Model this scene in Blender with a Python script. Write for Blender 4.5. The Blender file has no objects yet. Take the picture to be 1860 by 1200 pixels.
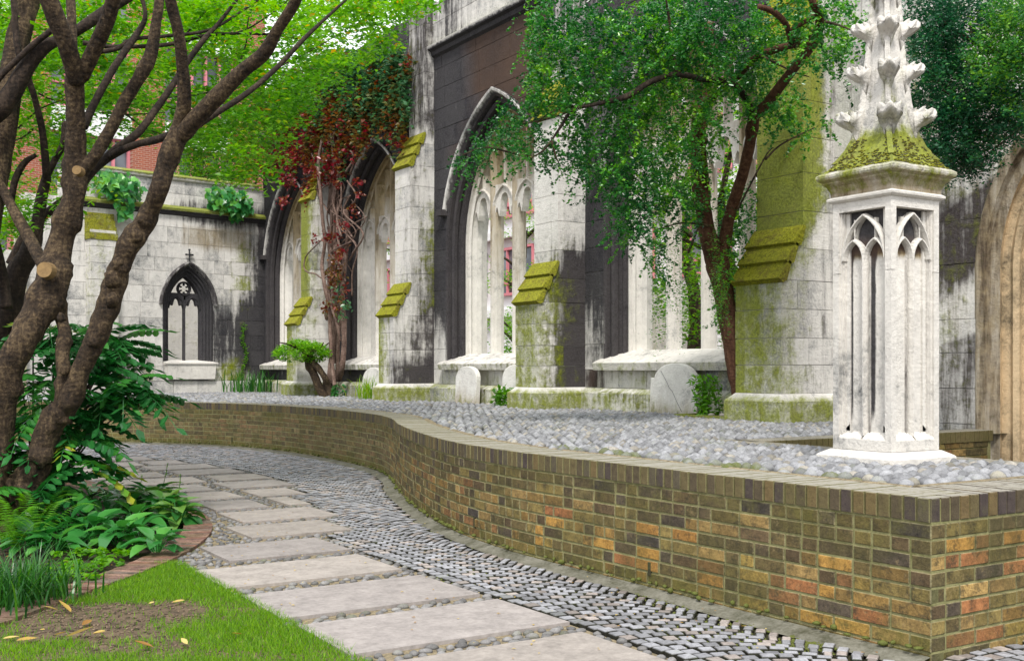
import bpy, math, random
import numpy as np
from mathutils import Vector, noise as mnoise
R = math.radians
scene = bpy.context.scene
col = scene.collection
rng = random.Random(7)
nrg = np.random.default_rng(7)

# ---------------------------------------------------------------- camera, sky, sun, exposure
# world axes: +Y runs along the ruined nave wall, +X points through it, Z up (metres)
YAW = math.atan2(.534, .845)
EYE = 1.36
cam_d = bpy.data.cameras.new('camera'); cam = bpy.data.objects.new('camera', cam_d); col.objects.link(cam)
cam.location = (0, 0, EYE); cam.rotation_euler = (R(90), 0, -YAW)
cam_d.sensor_width = 36; cam_d.lens = 38.7; cam_d.shift_y = 69/1860
cam_d.clip_start = .05; cam_d.clip_end = 600
scene.camera = cam
SUN_EL, SUN_AZ = R(52), R(215)          # azimuth in world, direction the light comes from
world = bpy.data.worlds.new('World'); scene.world = world; world.use_nodes = True
wn, wl = world.node_tree.nodes, world.node_tree.links
wn.clear()
wo = wn.new('ShaderNodeOutputWorld'); bg = wn.new('ShaderNodeBackground'); sky = wn.new('ShaderNodeTexSky')
sky.sky_type = 'NISHITA'; sky.sun_disc = False; sky.sun_elevation = SUN_EL; sky.sun_rotation = SUN_AZ
sky.air_density = 1.0; sky.dust_density = 3.0
# thin bright cloud over the blue
tc = wn.new('ShaderNodeTexCoord'); cl = wn.new('ShaderNodeTexNoise'); cl.inputs['Scale'].default_value = 2.2; cl.inputs['Detail'].default_value = 5
cr = wn.new('ShaderNodeValToRGB'); cr.color_ramp.elements[0].position = .25; cr.color_ramp.elements[0].color = (.72,.72,.72,1); cr.color_ramp.elements[1].position = .6; cr.color_ramp.elements[1].color = (1,1,1,1)
mx = wn.new('ShaderNodeMix'); mx.data_type = 'RGBA'; mx.inputs['B'].default_value = (10.0, 10.2, 10.6, 1)
wl.new(tc.outputs['Generated'], cl.inputs['Vector']); wl.new(cl.outputs['Fac'], cr.inputs['Fac'])
wl.new(cr.outputs['Color'], mx.inputs['Factor']); wl.new(sky.outputs['Color'], mx.inputs['A'])
wl.new(mx.outputs['Result'], bg.inputs['Color']); bg.inputs['Strength'].default_value = .105
wl.new(bg.outputs['Background'], wo.inputs['Surface'])
sun_d = bpy.data.lights.new('sun', 'SUN'); sun = bpy.data.objects.new('sun', sun_d); col.objects.link(sun)
sun_d.energy = 2.3; sun_d.angle = R(11); sun_d.color = (1, .96, .9)
sdir = Vector((math.sin(SUN_AZ)*math.cos(SUN_EL), math.cos(SUN_AZ)*math.cos(SUN_EL), math.sin(SUN_EL)))
sun.rotation_euler = sdir.to_track_quat('Z', 'Y').to_euler()
scene.view_settings.view_transform = 'Standard'; scene.view_settings.look = 'None'
scene.view_settings.exposure = 0.66; scene.view_settings.gamma = 1
scene.view_settings.use_curve_mapping = False

# ---------------------------------------------------------------- helpers: view geometry
CB, CA = .845, .534
F = 2000.0
def P(px, py, d):
    X = (px-930)/F*d; u = (669-py)/F*d
    return np.array((X*CB+d*CA, -X*CA+d*CB, EYE+u))
def PB(px, py, b):                      # sight line meets the plane X=b
    k = (px-930)/F; return P(px, py, b/(k*CB+CA))
def PG(px, py, h=0.0):                  # sight line meets the level z=h
    return P(px, py, (EYE-h)*F/(py-669))
def depth(x, y): return x*CA+y*CB
def topx(x, y, z):
    d = max(depth(x, y), .3); return 930+F*(x*CB-y*CA)/d, 669-F*(z-EYE)/d
def smooth(a, b, x):
    t = min(1, max(0, (x-a)/(b-a))); return t*t*(3-2*t)

# ---------------------------------------------------------------- helpers: objects
def tag(o, label=None, cat=None, group=None, kind=None):
    if label: o['label'] = label
    if cat: o['category'] = cat
    if group: o['group'] = group
    if kind: o['kind'] = kind
    return o
def empty(name, loc, label, cat, group=None):
    o = bpy.data.objects.new(name, None); col.objects.link(o); o.location = loc
    o.empty_display_size = .2
    return tag(o, label, cat, group)
def link_obj(name, me, parent=None):
    o = bpy.data.objects.new(name, me); col.objects.link(o)
    if parent is not None:
        o.parent = parent
        o.matrix_parent_inverse = inv(parent)
    return o
from mathutils import Matrix
def wmat(o):
    m = Matrix.LocRotScale(o.location, o.rotation_euler, o.scale)
    if o.parent is not None: m = wmat(o.parent) @ o.matrix_parent_inverse @ m
    return m
def inv(o): return wmat(o).inverted()
def mesh(name, V, Fc, mat=None, st=None, shade=False):
    me = bpy.data.meshes.new(name)
    me.from_pydata([tuple(v) for v in V], [], Fc)
    if st is not None:
        a = me.attributes.new('st', 'FLOAT_COLOR', 'POINT')
        a.data.foreach_set('color', np.asarray(st, dtype=np.float32).ravel())
    if mat: me.materials.append(mat)
    if shade: me.polygons.foreach_set('use_smooth', [True]*len(me.polygons))
    me.update()
    return me
def mesh_np(name, V, Fq, mat, st=None, shade=False):
    """V (n,3), Fq (m,k) with k verts in each face"""
    V = np.asarray(V, dtype=np.float32); Fq = np.asarray(Fq, dtype=np.int32); m, k = Fq.shape
    me = bpy.data.meshes.new(name)
    me.vertices.add(len(V)); me.vertices.foreach_set('co', V.ravel())
    me.loops.add(m*k); me.loops.foreach_set('vertex_index', Fq.ravel())
    me.polygons.add(m); me.polygons.foreach_set('loop_start', np.arange(0, m*k, k, dtype=np.int32))
    me.polygons.foreach_set('loop_total', np.full(m, k, dtype=np.int32))
    if shade: me.polygons.foreach_set('use_smooth', np.ones(m, dtype=bool))
    me.update(calc_edges=True)
    if st is not None:
        a = me.attributes.new('st', 'FLOAT_COLOR', 'POINT')
        a.data.foreach_set('color', np.asarray(st, dtype=np.float32).ravel())
    me.materials.append(mat)
    return me
class MB:
    def __init__(s): s.V = []; s.F = []; s.S = []
    def add(s, V, Fc, st=(0,0,0,.5)):
        n = len(s.V); s.V += [tuple(v) for v in V]; s.F += [tuple(i+n for i in f) for f in Fc]
        if callable(st): s.S += [st(*v) for v in V]
        else: s.S += [st]*len(V)
    def box(s, x0, x1, y0, y1, z0, z1, st=(0,0,0,.5)): s.add(*box(x0, x1, y0, y1, z0, z1), st)
    def build(s, name, mat, parent=None, shade=False):
        return link_obj(name, mesh(name, s.V, s.F, mat, s.S, shade), parent)
BF = [(0,3,2,1),(4,5,6,7),(0,1,5,4),(1,2,6,5),(2,3,7,6),(3,0,4,7)]
def box(x0, x1, y0, y1, z0, z1):
    return [(x0,y0,z0),(x1,y0,z0),(x1,y1,z0),(x0,y1,z0),(x0,y0,z1),(x1,y0,z1),(x1,y1,z1),(x0,y1,z1)], BF
def prism(poly, fr, d0, d1):
    """poly: (u,v) list; fr=(O,U,V,N); extruded from offset d0 to d1 along N"""
    O, U, Vv, N = fr; n = len(poly)
    a = [O+U*u+Vv*v+N*d0 for u, v in poly]; b = [O+U*u+Vv*v+N*d1 for u, v in poly]
    ar = sum(poly[i][0]*poly[(i+1)%n][1]-poly[(i+1)%n][0]*poly[i][1] for i in range(n))
    h = np.dot(np.cross(U, Vv), N)*(d1-d0)*ar
    f = [tuple(range(n))[::-1], tuple(range(n, 2*n))]+[(i,(i+1)%n,n+(i+1)%n,n+i) for i in range(n)]
    if h < 0: f = [q[::-1] for q in f]
    return a+b, f
def chbox(O, U, V, N, du, dv, dn, c):
    """box with chamfered front (N side); O = back lower corner"""
    q = []
    for (w, s) in ((0, 0), (dn-c, 0), (dn, c)):
        q += [O+U*s+V*s+N*w, O+U*(du-s)+V*s+N*w, O+U*(du-s)+V*(dv-s)+N*w, O+U*s+V*(dv-s)+N*w]
    f = [(8,9,10,11)]
    for k in (0, 4):
        for i in range(4): f.append((k+i, k+(i+1)%4, k+4+(i+1)%4, k+4+i))
    if np.dot(np.cross(U, V), N) < 0: f = [t[::-1] for t in f]
    return q, f
def A3(*v): return np.array(v, dtype=float)
ZV = A3(0,0,1)
class Pieces:
    """countable pieces: the ones showing largest become parts, the rest one joined part"""
    def __init__(s): s.L = []
    def add(s, V, Fc, st=(0,0,0,.5)):
        V = [np.asarray(v, dtype=float) for v in V]
        S = [st(*v) for v in V] if callable(st) else [st]*len(V)
        s.L.append((V, Fc, S))
    def emit(s, name, mat, parent, limit=300, restname=None, shade=False, minpx=10):
        sc = []
        for V, Fc, S in s.L:
            p = [topx(*v) for v in V]; xs = [q[0] for q in p]; ys = [q[1] for q in p]
            cx, cy = sum(xs)/len(xs), sum(ys)/len(ys)
            dep = min(depth(v[0], v[1]) for v in V)
            vis = dep > .5 and -60 < cx < 1920 and -60 < cy < 1260
            sc.append((max(xs)-min(xs))*(max(ys)-min(ys)) if vis and max(xs)-min(xs) > minpx*.8 else -1)
        order = sorted(range(len(s.L)), key=lambda i: -sc[i])
        top = [i for i in order[:limit] if sc[i] > 0]; ts = set(top)
        for i in top:
            V, Fc, S = s.L[i]; link_obj(name, mesh(name, V, Fc, mat, S, shade), parent)
        mb = MB()
        for i, (V, Fc, S) in enumerate(s.L):
            if i not in ts:
                n = len(mb.V); mb.V += [tuple(v) for v in V]; mb.F += [tuple(j+n for j in f) for f in Fc]; mb.S += S
        if mb.V:
            o = mb.build(restname or name, mat, parent, shade); o['kind'] = 'stuff'; return o

# ---------------------------------------------------------------- materials
def nodes(name):
    m = bpy.data.materials.new(name); m.use_nodes = True
    t = m.node_tree; return m, t.nodes, t.links, t.nodes['Principled BSDF']
def nz(N, L, scale, detail=4, vec=None, rough=.6):
    n = N.new('ShaderNodeTexNoise'); n.inputs['Scale'].default_value = scale; n.inputs['Detail'].default_value = detail
    n.inputs['Roughness'].default_value = rough
    if vec: L.new(vec, n.inputs['Vector'])
    return n.outputs['Fac']
def mth(N, L, op, a, b=None, c=None, clamp=False):
    n = N.new('ShaderNodeMath'); n.operation = op; n.use_clamp = clamp
    for i, v in enumerate((a, b, c)):
        if v is None: continue
        if isinstance(v, (int, float)): n.inputs[i].default_value = v
        else: L.new(v, n.inputs[i])
    return n.outputs[0]
def ramp(N, L, fac, stops):
    n = N.new('ShaderNodeValToRGB'); e = n.color_ramp.elements
    while len(e) > len(stops): e.remove(e[-1])
    while len(e) < len(stops): e.new(.5)
    for q, (p, c) in zip(e, stops):
        q.position = p; q.color = (*c, 1) if len(c) == 3 else c
    L.new(fac, n.inputs['Fac']); return n.outputs['Color']
def mixc(N, L, fac, a, b, mode='MIX'):
    n = N.new('ShaderNodeMix'); n.data_type = 'RGBA'; n.blend_type = mode
    for k, v in (('Factor', fac), ('A', a), ('B', b)):
        if isinstance(v, (int, float)): n.inputs[k].default_value = v
        elif isinstance(v, tuple): n.inputs[k].default_value = (*v, 1)
        else: L.new(v, n.inputs[k])
    return n.outputs['Result']
def ss(N, L, v, a, b):
    n = N.new('ShaderNodeMapRange'); n.interpolation_type = 'SMOOTHSTEP'
    n.inputs['From Min'].default_value = a; n.inputs['From Max'].default_value = b
    L.new(v, n.inputs['Value']); return n.outputs['Result']
def bump(N, L, B, h, s, d=.01):
    n = N.new('ShaderNodeBump'); n.inputs['Strength'].default_value = s; n.inputs['Distance'].default_value = d
    L.new(h, n.inputs['Height']); L.new(n.outputs['Normal'], B.inputs['Normal'])
def pos(N, L, sx=1, sy=1, sz=1):
    g = N.new('ShaderNodeNewGeometry'); m = N.new('ShaderNodeVectorMath'); m.operation = 'MULTIPLY'
    L.new(g.outputs['Position'], m.inputs[0]); m.inputs[1].default_value = (sx, sy, sz); return m.outputs[0]
def attr(N, L):
    a = N.new('ShaderNodeAttribute'); a.attribute_name = 'st'
    s = N.new('ShaderNodeSeparateColor'); L.new(a.outputs['Color'], s.inputs[0])
    return s.outputs[0], s.outputs[1], s.outputs[2], a.outputs['Alpha'], a.outputs['Color']

def stone_mat(name, base=(.60,.58,.545), dark=(.017,.016,.019), mossc=((.09,.11,.006),(.27,.31,.014)), warm=(.40,.31,.17), rough_b=.35, brown=.3):
    m, N, L, B = nodes(name)
    so, mo, wa, tone, _ = attr(N, L)
    p = pos(N, L); ps = pos(N, L, 5, 5, .55)
    n1 = nz(N, L, 1.1, 5, p); nst = nz(N, L, 1.7, 5, ps, .7); nf = nz(N, L, 38, 4, p, .75); nm = nz(N, L, 7, 5, p, .7)
    lum = mth(N, L, 'ADD', mth(N, L, 'MULTIPLY', n1, .42), mth(N, L, 'MULTIPLY', nf, .24))
    lum = mth(N, L, 'ADD', lum, mth(N, L, 'MULTIPLY', tone, .13)); lum = mth(N, L, 'ADD', lum, mth(N, L, 'MULTIPLY', nm, .36))
    c = ramp(N, L, lum, [(.43, (base[0]*.30, base[1]*.32, base[2]*.34)), (.56, base), (.76, tuple(min(.8, v*1.32) for v in base))])
    # warm staining
    f = ss(N, L, mth(N, L, 'ADD', wa, mth(N, L, 'MULTIPLY', nst, .6)), .55, 1.05)
    c = mixc(N, L, f, c, mixc(N, L, nm, warm, tuple(v*.45 for v in warm)))
    # soot crust, in runs and patches
    sf = mth(N, L, 'ADD', so, mth(N, L, 'MULTIPLY', mth(N, L, 'SUBTRACT', nst, .5), 1.25))
    sf = mth(N, L, 'ADD', sf, mth(N, L, 'MULTIPLY', mth(N, L, 'SUBTRACT', nm, .5), .7))
    sf = ss(N, L, sf, .25, .78)
    dk = mixc(N, L, ss(N, L, nf, .35, .8), dark, tuple(v*2.8 for v in dark)); dk = mixc(N, L, mth(N, L, 'MULTIPLY', n1, wa), dk, (.12,.07,.05))
    dk = mixc(N, L, mth(N, L, 'MULTIPLY', ss(N, L, nz(N, L, 23, 5, ps, .85), .60, .72), .55), dk, (.17,.165,.16))
    c = mixc(N, L, mth(N, L, 'MULTIPLY', sf, .95), c, dk)
    # moss
    mf = mth(N, L, 'ADD', mo, mth(N, L, 'MULTIPLY', mth(N, L, 'SUBTRACT', nm, .5), 1.1))
    mf = mth(N, L, 'ADD', mf, mth(N, L, 'MULTIPLY', mth(N, L, 'SUBTRACT', nst, .5), .6))
    mf = ss(N, L, mf, .32, .85)
    mc = ramp(N, L, nf, [(.3, mossc[0]), (.7, mossc[1])])
    mc = mixc(N, L, mth(N, L, 'MULTIPLY', ss(N, L, nz(N, L, 5.3, 5, p, .75), .46, .72), brown), mc, mixc(N, L, nf, (.055,.04,.01), (.19,.14,.025)))
    c = mixc(N, L, mth(N, L, 'MULTIPLY', mf, .92), c, mc)
    L.new(c, B.inputs['Base Color']); B.inputs['Roughness'].default_value = .95; B.inputs['Specular IOR Level'].default_value = .08
    h = mth(N, L, 'ADD', mth(N, L, 'MULTIPLY', nf, .5), mth(N, L, 'MULTIPLY', nm, .8)); h = mth(N, L, 'ADD', h, mth(N, L, 'MULTIPLY', mf, .6))
    bump(N, L, B, h, rough_b+.25, .03)
    return m
M = {}
M['stone'] = stone_mat('weathered_limestone')
M['stone_clean'] = stone_mat('bleached_limestone', base=(.60,.575,.53))
M['moss_slab'] = stone_mat('moss_covered_stone', base=(.34,.33,.22), mossc=((.075,.08,.004),(.40,.40,.015)), rough_b=1.0, brown=.95)
M['stone_white'] = stone_mat('white_gravestone', base=(.62,.60,.56))
M['stone_tan'] = stone_mat('tan_limestone', base=(.56,.43,.27), warm=(.40,.24,.10))

def simple(name, c0, c1, scale=8, rough=.85, b=.3, spec=.3, c2=None, d=.01, vec=(1,1,1), stops=(.35,.68)):
    m, N, L, B = nodes(name); p = pos(N, L, *vec)
    n = nz(N, L, scale, 5, p, .65); n2 = nz(N, L, scale*7, 3, p, .7)
    f = mth(N, L, 'ADD', mth(N, L, 'MULTIPLY', n, .62), mth(N, L, 'MULTIPLY', n2, .38))
    c = ramp(N, L, f, [(stops[0], c0), (stops[1], c1)] if c2 is None else [(stops[0], c0), ((stops[0]+stops[1])/2, c1), (stops[1], c2)])
    L.new(c, B.inputs['Base Color']); B.inputs['Roughness'].default_value = rough; B.inputs['Specular IOR Level'].default_value = spec
    if b: bump(N, L, B, f, b, d)
    return m
def tinted(name, rough=.85, b=.5, moss=(.10,.115,.012), var=.5, scale=22, spec=.25, mossamt=1.0, pale=None, d=.008, blotch=0):
    """colour from the piece's own tint (rgb), alpha = how mossy"""
    m, N, L, B = nodes(name); _, _, _, al, rgb = attr(N, L); p = pos(N, L)
    n = nz(N, L, scale, 5, p, .7); n2 = nz(N, L, 3.1, 5, p, .7); n3 = nz(N, L, scale*5, 3, p, .7)
    v = mth(N, L, 'ADD', mth(N, L, 'MULTIPLY', n, .7), mth(N, L, 'MULTIPLY', n3, .5))
    g = N.new('ShaderNodeMapRange'); g.inputs['From Min'].default_value = .35; g.inputs['From Max'].default_value = .85
    g.inputs['To Min'].default_value = 1-var; g.inputs['To Max'].default_value = 1+var; L.new(v, g.inputs['Value'])
    mm = N.new('ShaderNodeVectorMath'); mm.operation = 'SCALE'; L.new(rgb, mm.inputs[0]); L.new(g.outputs[0], mm.inputs['Scale'])
    base_c = mm.outputs[0]
    if blotch:
        nb = nz(N, L, 13, 5, p, .8); nc_ = nz(N, L, 2.3, 4, p, .6)
        base_c = mixc(N, L, mth(N, L, 'MULTIPLY', ss(N, L, nb, .48, .66), blotch), base_c, (.038,.034,.022))
        base_c = mixc(N, L, mth(N, L, 'MULTIPLY', ss(N, L, nz(N, L, 19, 4, p, .8), .56, .7), blotch*.6), base_c, (.30,.22,.11))
        base_c = mixc(N, L, mth(N, L, 'MULTIPLY', ss(N, L, nc_, .45, .68), blotch*.55), base_c, (.075,.07,.02))
    f = mth(N, L, 'ADD', al, mth(N, L, 'MULTIPLY', mth(N, L, 'SUBTRACT', n2, .5), 1.2)); f = mth(N, L, 'ADD', f, mth(N, L, 'MULTIPLY', mth(N, L, 'SUBTRACT', n, .5), .8))
    f = mth(N, L, 'MULTIPLY', ss(N, L, f, .25, .95), mossamt)
    mc = ramp(N, L, n3, [(.3, tuple(q*.5 for q in moss)), (.7, moss)])
    c = mixc(N, L, f, base_c, mc)
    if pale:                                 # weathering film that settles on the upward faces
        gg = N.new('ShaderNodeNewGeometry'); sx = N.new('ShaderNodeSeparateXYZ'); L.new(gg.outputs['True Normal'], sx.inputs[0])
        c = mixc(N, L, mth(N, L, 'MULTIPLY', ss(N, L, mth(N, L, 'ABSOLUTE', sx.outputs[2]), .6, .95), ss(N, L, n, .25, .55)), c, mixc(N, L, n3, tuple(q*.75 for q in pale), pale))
    L.new(c, B.inputs['Base Color']); B.inputs['Roughness'].default_value = rough; B.inputs['Specular IOR Level'].default_value = spec
    bump(N, L, B, v, b, d); return m
M['brick'] = tinted('old_stock_brick', b=1.0, var=.72, scale=15, moss=(.135,.125,.028), blotch=.75)
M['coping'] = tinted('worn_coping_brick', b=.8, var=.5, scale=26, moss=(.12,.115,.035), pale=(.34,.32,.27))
M['mortar'] = simple('mossy_mortar', (.13,.13,.045), (.30,.285,.14), 9, b=.7)
M['sett'] = tinted('granite_sett', rough=.6, b=.5, spec=.45, moss=(.09,.12,.02))
M['pebble'] = tinted('grey_cobble', rough=.75, b=.4, spec=.3, scale=30, moss=(.13,.15,.03))
M['slab'] = tinted('york_stone_slab', rough=.75, b=.4, var=.38, scale=6, blotch=.0, moss=(.09,.08,.06), mossamt=.6)
M['joint'] = simple('dark_joint_earth', (.012,.012,.008), (.045,.043,.02), 11, b=.6, c2=(.06,.08,.015))
M['bedding'] = simple('cobble_bedding', (.025,.024,.018), (.075,.072,.05), 9, b=.6, c2=(.11,.12,.03))
M['sand'] = simple('sandy_joint', (.10,.08,.05), (.24,.195,.12), 34, b=1.0, c2=(.36,.30,.19), stops=(.38,.64))
M['soil'] = simple('leafy_soil', (.018,.012,.009), (.055,.036,.024), 30, b=1.0, c2=(.18,.11,.065), d=.03, stops=(.38,.72))
M['turf'] = simple('thin_turf_soil', (.035,.025,.016), (.12,.085,.052), 14, b=1.0, c2=(.20,.145,.09), d=.02)
M['gutter'] = simple('mossy_gutter_cement', (.06,.06,.035), (.24,.23,.19), 6, b=.5)
M['metal'] = simple('dark_iron', (.015,.015,.018), (.04,.04,.045), 10, rough=.6)
M['pinkframe'] = simple('red_window_frame', (.55,.18,.21), (.62,.24,.27), 4, b=0)
M['white'] = simple('white_cladding', (.72,.72,.72), (.8,.8,.8), 2, b=0)
M['nest'] = simple('nest_twigs', (.03,.02,.015), (.09,.06,.04), 30, b=1)
def glass_mat():
    m, N, L, B = nodes('office_glass'); n = nz(N, L, .6, 3, pos(N, L))
    L.new(ramp(N, L, n, [(.4, (.04,.05,.06)), (.6, (.16,.18,.2))]), B.inputs['Base Color']); B.inputs['Roughness'].default_value = .08; return m
M['glass'] = glass_mat()
def bark_mat(name, c0, c1, c2, k=1.0):
    m, N, L, B = nodes(name); p = pos(N, L); pv = pos(N, L, 9, 9, 2.2)
    n = nz(N, L, 3, 5, pv, .7); n2 = nz(N, L, 34, 4, p, .7); n3 = nz(N, L, 5, 4, p, .6)
    w = N.new('ShaderNodeTexWave'); w.bands_direction = 'Z'; w.inputs['Scale'].default_value = 7; w.inputs['Distortion'].default_value = 9; w.inputs['Detail'].default_value = 3
    L.new(p, w.inputs['Vector'])
    f = mth(N, L, 'ADD', mth(N, L, 'MULTIPLY', n, .36), mth(N, L, 'MULTIPLY', n2, .32)); f = mth(N, L, 'ADD', f, mth(N, L, 'MULTIPLY', n3, .29)); f = mth(N, L, 'ADD', f, mth(N, L, 'MULTIPLY', w.outputs['Fac'], .03))
    c = ramp(N, L, f, [(.38, c0), (.50, c1), (.64, c2)]); L.new(c, B.inputs['Base Color']); B.inputs['Roughness'].default_value = .85
    B.inputs['Specular IOR Level'].default_value = .25
    bump(N, L, B, f, .9*k, .04); return m
M['bark'] = bark_mat('tree_bark', (.010,.007,.005), (.045,.030,.018), (.17,.12,.065), 1.5)
M['bark_dark'] = bark_mat('dark_bark', (.008,.006,.005), (.026,.018,.013), (.08,.055,.038))
M['bark_red'] = bark_mat('reddish_bark', (.035,.014,.008), (.10,.045,.025), (.19,.10,.06))
M['cutwood'] = simple('cut_wood', (.16,.10,.045), (.32,.21,.09), 20, b=.4)
M['vine_stem'] = bark_mat('vine_stem', (.05,.03,.025), (.14,.09,.07), (.30,.22,.18), .6)
def leaf_mat(name, stops, rough=.45, trans=.4, tcol=None, spec=.5):
    """colour picked per leaf along the ramp by st.r; thin translucent leaf"""
    m, N, L, B = nodes(name); r, g, b_, al, _ = attr(N, L)
    c = ramp(N, L, r, stops); n = nz(N, L, 14, 3, pos(N, L)); c = mixc(N, L, .3, c, mixc(N, L, n, (.02,.03,.01), (.3,.4,.1)), 'SOFT_LIGHT')
    L.new(c, B.inputs['Base Color']); B.inputs['Roughness'].default_value = rough; B.inputs['Specular IOR Level'].default_value = spec
    t = N.new('ShaderNodeBsdfTranslucent'); hs = N.new('ShaderNodeHueSaturation'); hs.inputs['Value'].default_value = 1.7; hs.inputs['Saturation'].default_value = 1.1
    hs.inputs['Hue'].default_value = .49
    L.new(c, hs.inputs['Color']); L.new(hs.outputs[0], t.inputs['Color'])
    x = N.new('ShaderNodeMixShader'); x.inputs[0].default_value = trans; L.new(B.outputs[0], x.inputs[1]); L.new(t.outputs[0], x.inputs[2])
    L.new(x.outputs[0], N['Material Output'].inputs['Surface']); return m
M['leaf_lime'] = leaf_mat('lime_green_leaf', [(0,(.022,.10,.012)),(.45,(.075,.25,.016)),(.85,(.19,.43,.025)),(1,(.42,.28,.03))], trans=.5)
M['leaf_yew'] = leaf_mat('small_glossy_leaf', [(0,(.010,.085,.026)),(.5,(.035,.20,.035)),(.8,(.12,.38,.03)),(1,(.28,.52,.05))], rough=.28, trans=.35, spec=.7)
M['leaf_dark'] = leaf_mat('dark_blue_green_leaf', [(0,(.012,.06,.038)),(.5,(.025,.14,.06)),(.8,(.08,.28,.05)),(1,(.2,.42,.05))], rough=.26, trans=.3, spec=.7)
M['leaf_bright'] = leaf_mat('bright_green_leaf', [(0,(.06,.2,.01)),(.5,(.13,.36,.015)),(1,(.3,.55,.03))], trans=.5)  # fresh bright green, the leaf's own colour, varied per leaf
M['leaf_ivy'] = leaf_mat('ivy_leaf', [(0,(.02,.13,.045)),(.5,(.05,.25,.07)),(.85,(.16,.42,.07)),(1,(.35,.5,.08))], rough=.3, trans=.25)
M['leaf_vine'] = leaf_mat('turning_creeper_leaf', [(0,(.035,.12,.065)),(.35,(.08,.2,.09)),(.5,(.12,.12,.035)),(.72,(.22,.095,.02)),(.88,(.17,.035,.025)),(1,(.27,.02,.03))], rough=.3, trans=.3)
M['leaf_shrub'] = leaf_mat('shrub_leaf', [(0,(.014,.085,.028)),(.5,(.03,.17,.04)),(.85,(.08,.29,.04)),(1,(.35,.36,.04))], rough=.25, trans=.25, spec=.6)
M['leaf_hosta'] = leaf_mat('broad_green_leaf', [(0,(.02,.12,.03)),(.5,(.045,.22,.05)),(1,(.13,.38,.07))], rough=.25, trans=.25, spec=.6)
M['leaf_edge'] = leaf_mat('cream_edged_leaf', [(0,(.02,.11,.03)),(.5,(.04,.19,.04)),(.85,(.14,.30,.06)),(1,(.42,.46,.14))], rough=.35, trans=.3)
M['grass'] = leaf_mat('grass_blade', [(0,(.06,.16,.004)),(.5,(.15,.34,.006)),(.85,(.27,.46,.012)),(1,(.42,.4,.08))], trans=.45, rough=.6)
M['reed'] = leaf_mat('strap_leaf', [(0,(.01,.07,.015)),(.5,(.03,.15,.02)),(1,(.1,.28,.03))], trans=.3, rough=.35)
M['fallen'] = leaf_mat('fallen_leaf', [(0,(.30,.13,.03)),(.5,(.48,.33,.08)),(1,(.62,.5,.2))], trans=.2, rough=.7)
# ---------------------------------------------------------------- the setting: ground
TZ = .75                                   # terrace level
def flat(name, poly, z, mat, kind='structure'):
    me = mesh(name, [(x, y, z) for x, y in poly], [tuple(range(len(poly)))], mat)
    o = link_obj(name, me)
    if kind: o['kind'] = kind
    return o
def catmull(pts, n=8):
    pts = [np.asarray(p, dtype=float) for p in pts]; out = []
    Q = [2*pts[0]-pts[1]]+pts+[2*pts[-1]-pts[-2]]
    for i in range(1, len(Q)-2):
        for k in range(n):
            t = k/n
            out.append(.5*((2*Q[i])+(-Q[i-1]+Q[i+1])*t+(2*Q[i-1]-5*Q[i]+4*Q[i+1]-Q[i+2])*t*t+(-Q[i-1]+3*Q[i]-3*Q[i+1]+Q[i+2])*t**3))
    out.append(pts[-1]); return out
def resample(pts, step):
    d = [0]
    for i in range(1, len(pts)): d.append(d[-1]+np.linalg.norm(pts[i]-pts[i-1]))
    n = max(1, int(round(d[-1]/step))); D = np.linspace(0, d[-1], n+1); P_ = np.array(pts)
    return np.stack([np.interp(D, d, P_[:, k]) for k in range(P_.shape[1])], 1)
def inpoly(x, y, poly):
    c = False; n = len(poly); j = n-1
    for i in range(n):
        xi, yi = poly[i][0], poly[i][1]; xj, yj = poly[j][0], poly[j][1]
        if (yi > y) != (yj > y) and x < (xj-xi)*(y-yi)/(yj-yi)+xi: c = not c
        j = i
    return c
# base ground out to the horizon, with a dip where the sunken court lies below nothing
flat('ground', [(-300,-300),(300,-300),(300,300),(-300,300)], -.03, M['soil'])

# the wavy retaining wall runs from the corner (x 4.33, y 3.25)
CORNER = (4.33, 3.25)
wall_pts = [(4.33,3.25),(4.29,4.7),(4.28,5.6),(4.27,6.7),(4.42,7.9),(4.82,9.3),(5.32,10.7),(5.80,11.85),(6.18,13.1),(6.38,14.9),(6.33,17.0),(5.92,18.75),(5.1,20.1),(4.2,21.0),(3.2,21.55),(1.6,21.9),(-1.0,22.0)]
WP = resample(catmull(wall_pts, 10), .05)
def tangents(Pn):
    T = np.gradient(Pn, axis=0); T /= np.linalg.norm(T, axis=1)[:, None]; return T
WT = tangents(WP); WN = np.stack([-WT[:, 1], WT[:, 0]], 1)      # face normal, towards the path
def wall_x(y):                              # x of the wall face at a given y
    return float(np.interp(y, WP[:, 1], WP[:, 0]))
SEG = np.concatenate([[0], np.cumsum(np.linalg.norm(np.diff(WP, axis=0), axis=1))])
def WPa(s): return np.array([np.interp(s, SEG, WP[:, 0]), np.interp(s, SEG, WP[:, 1])])
def WNa(s):
    n = np.array([np.interp(s, SEG, WN[:, 0]), np.interp(s, SEG, WN[:, 1])]); return n/np.linalg.norm(n)
inner = WP-WN*.40
terr_poly = [tuple(p) for p in inner[8:]]+[(-1.0,29.5),(14,29.5),(14,6.62),(6.55,6.62),(6.55,4.0),(6.55,3.63)]
tb = flat('terrace_bed', terr_poly, TZ-.035, M['bedding'])
flat('nave_floor', [(10.2,6.0),(60,6.0),(60,60),(10.2,60)], TZ+.02, M['turf'])
flat('court_floor', [(6.6,-6),(30,-6),(30,6.58),(6.6,6.58)], .05, M['slab'])

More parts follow.
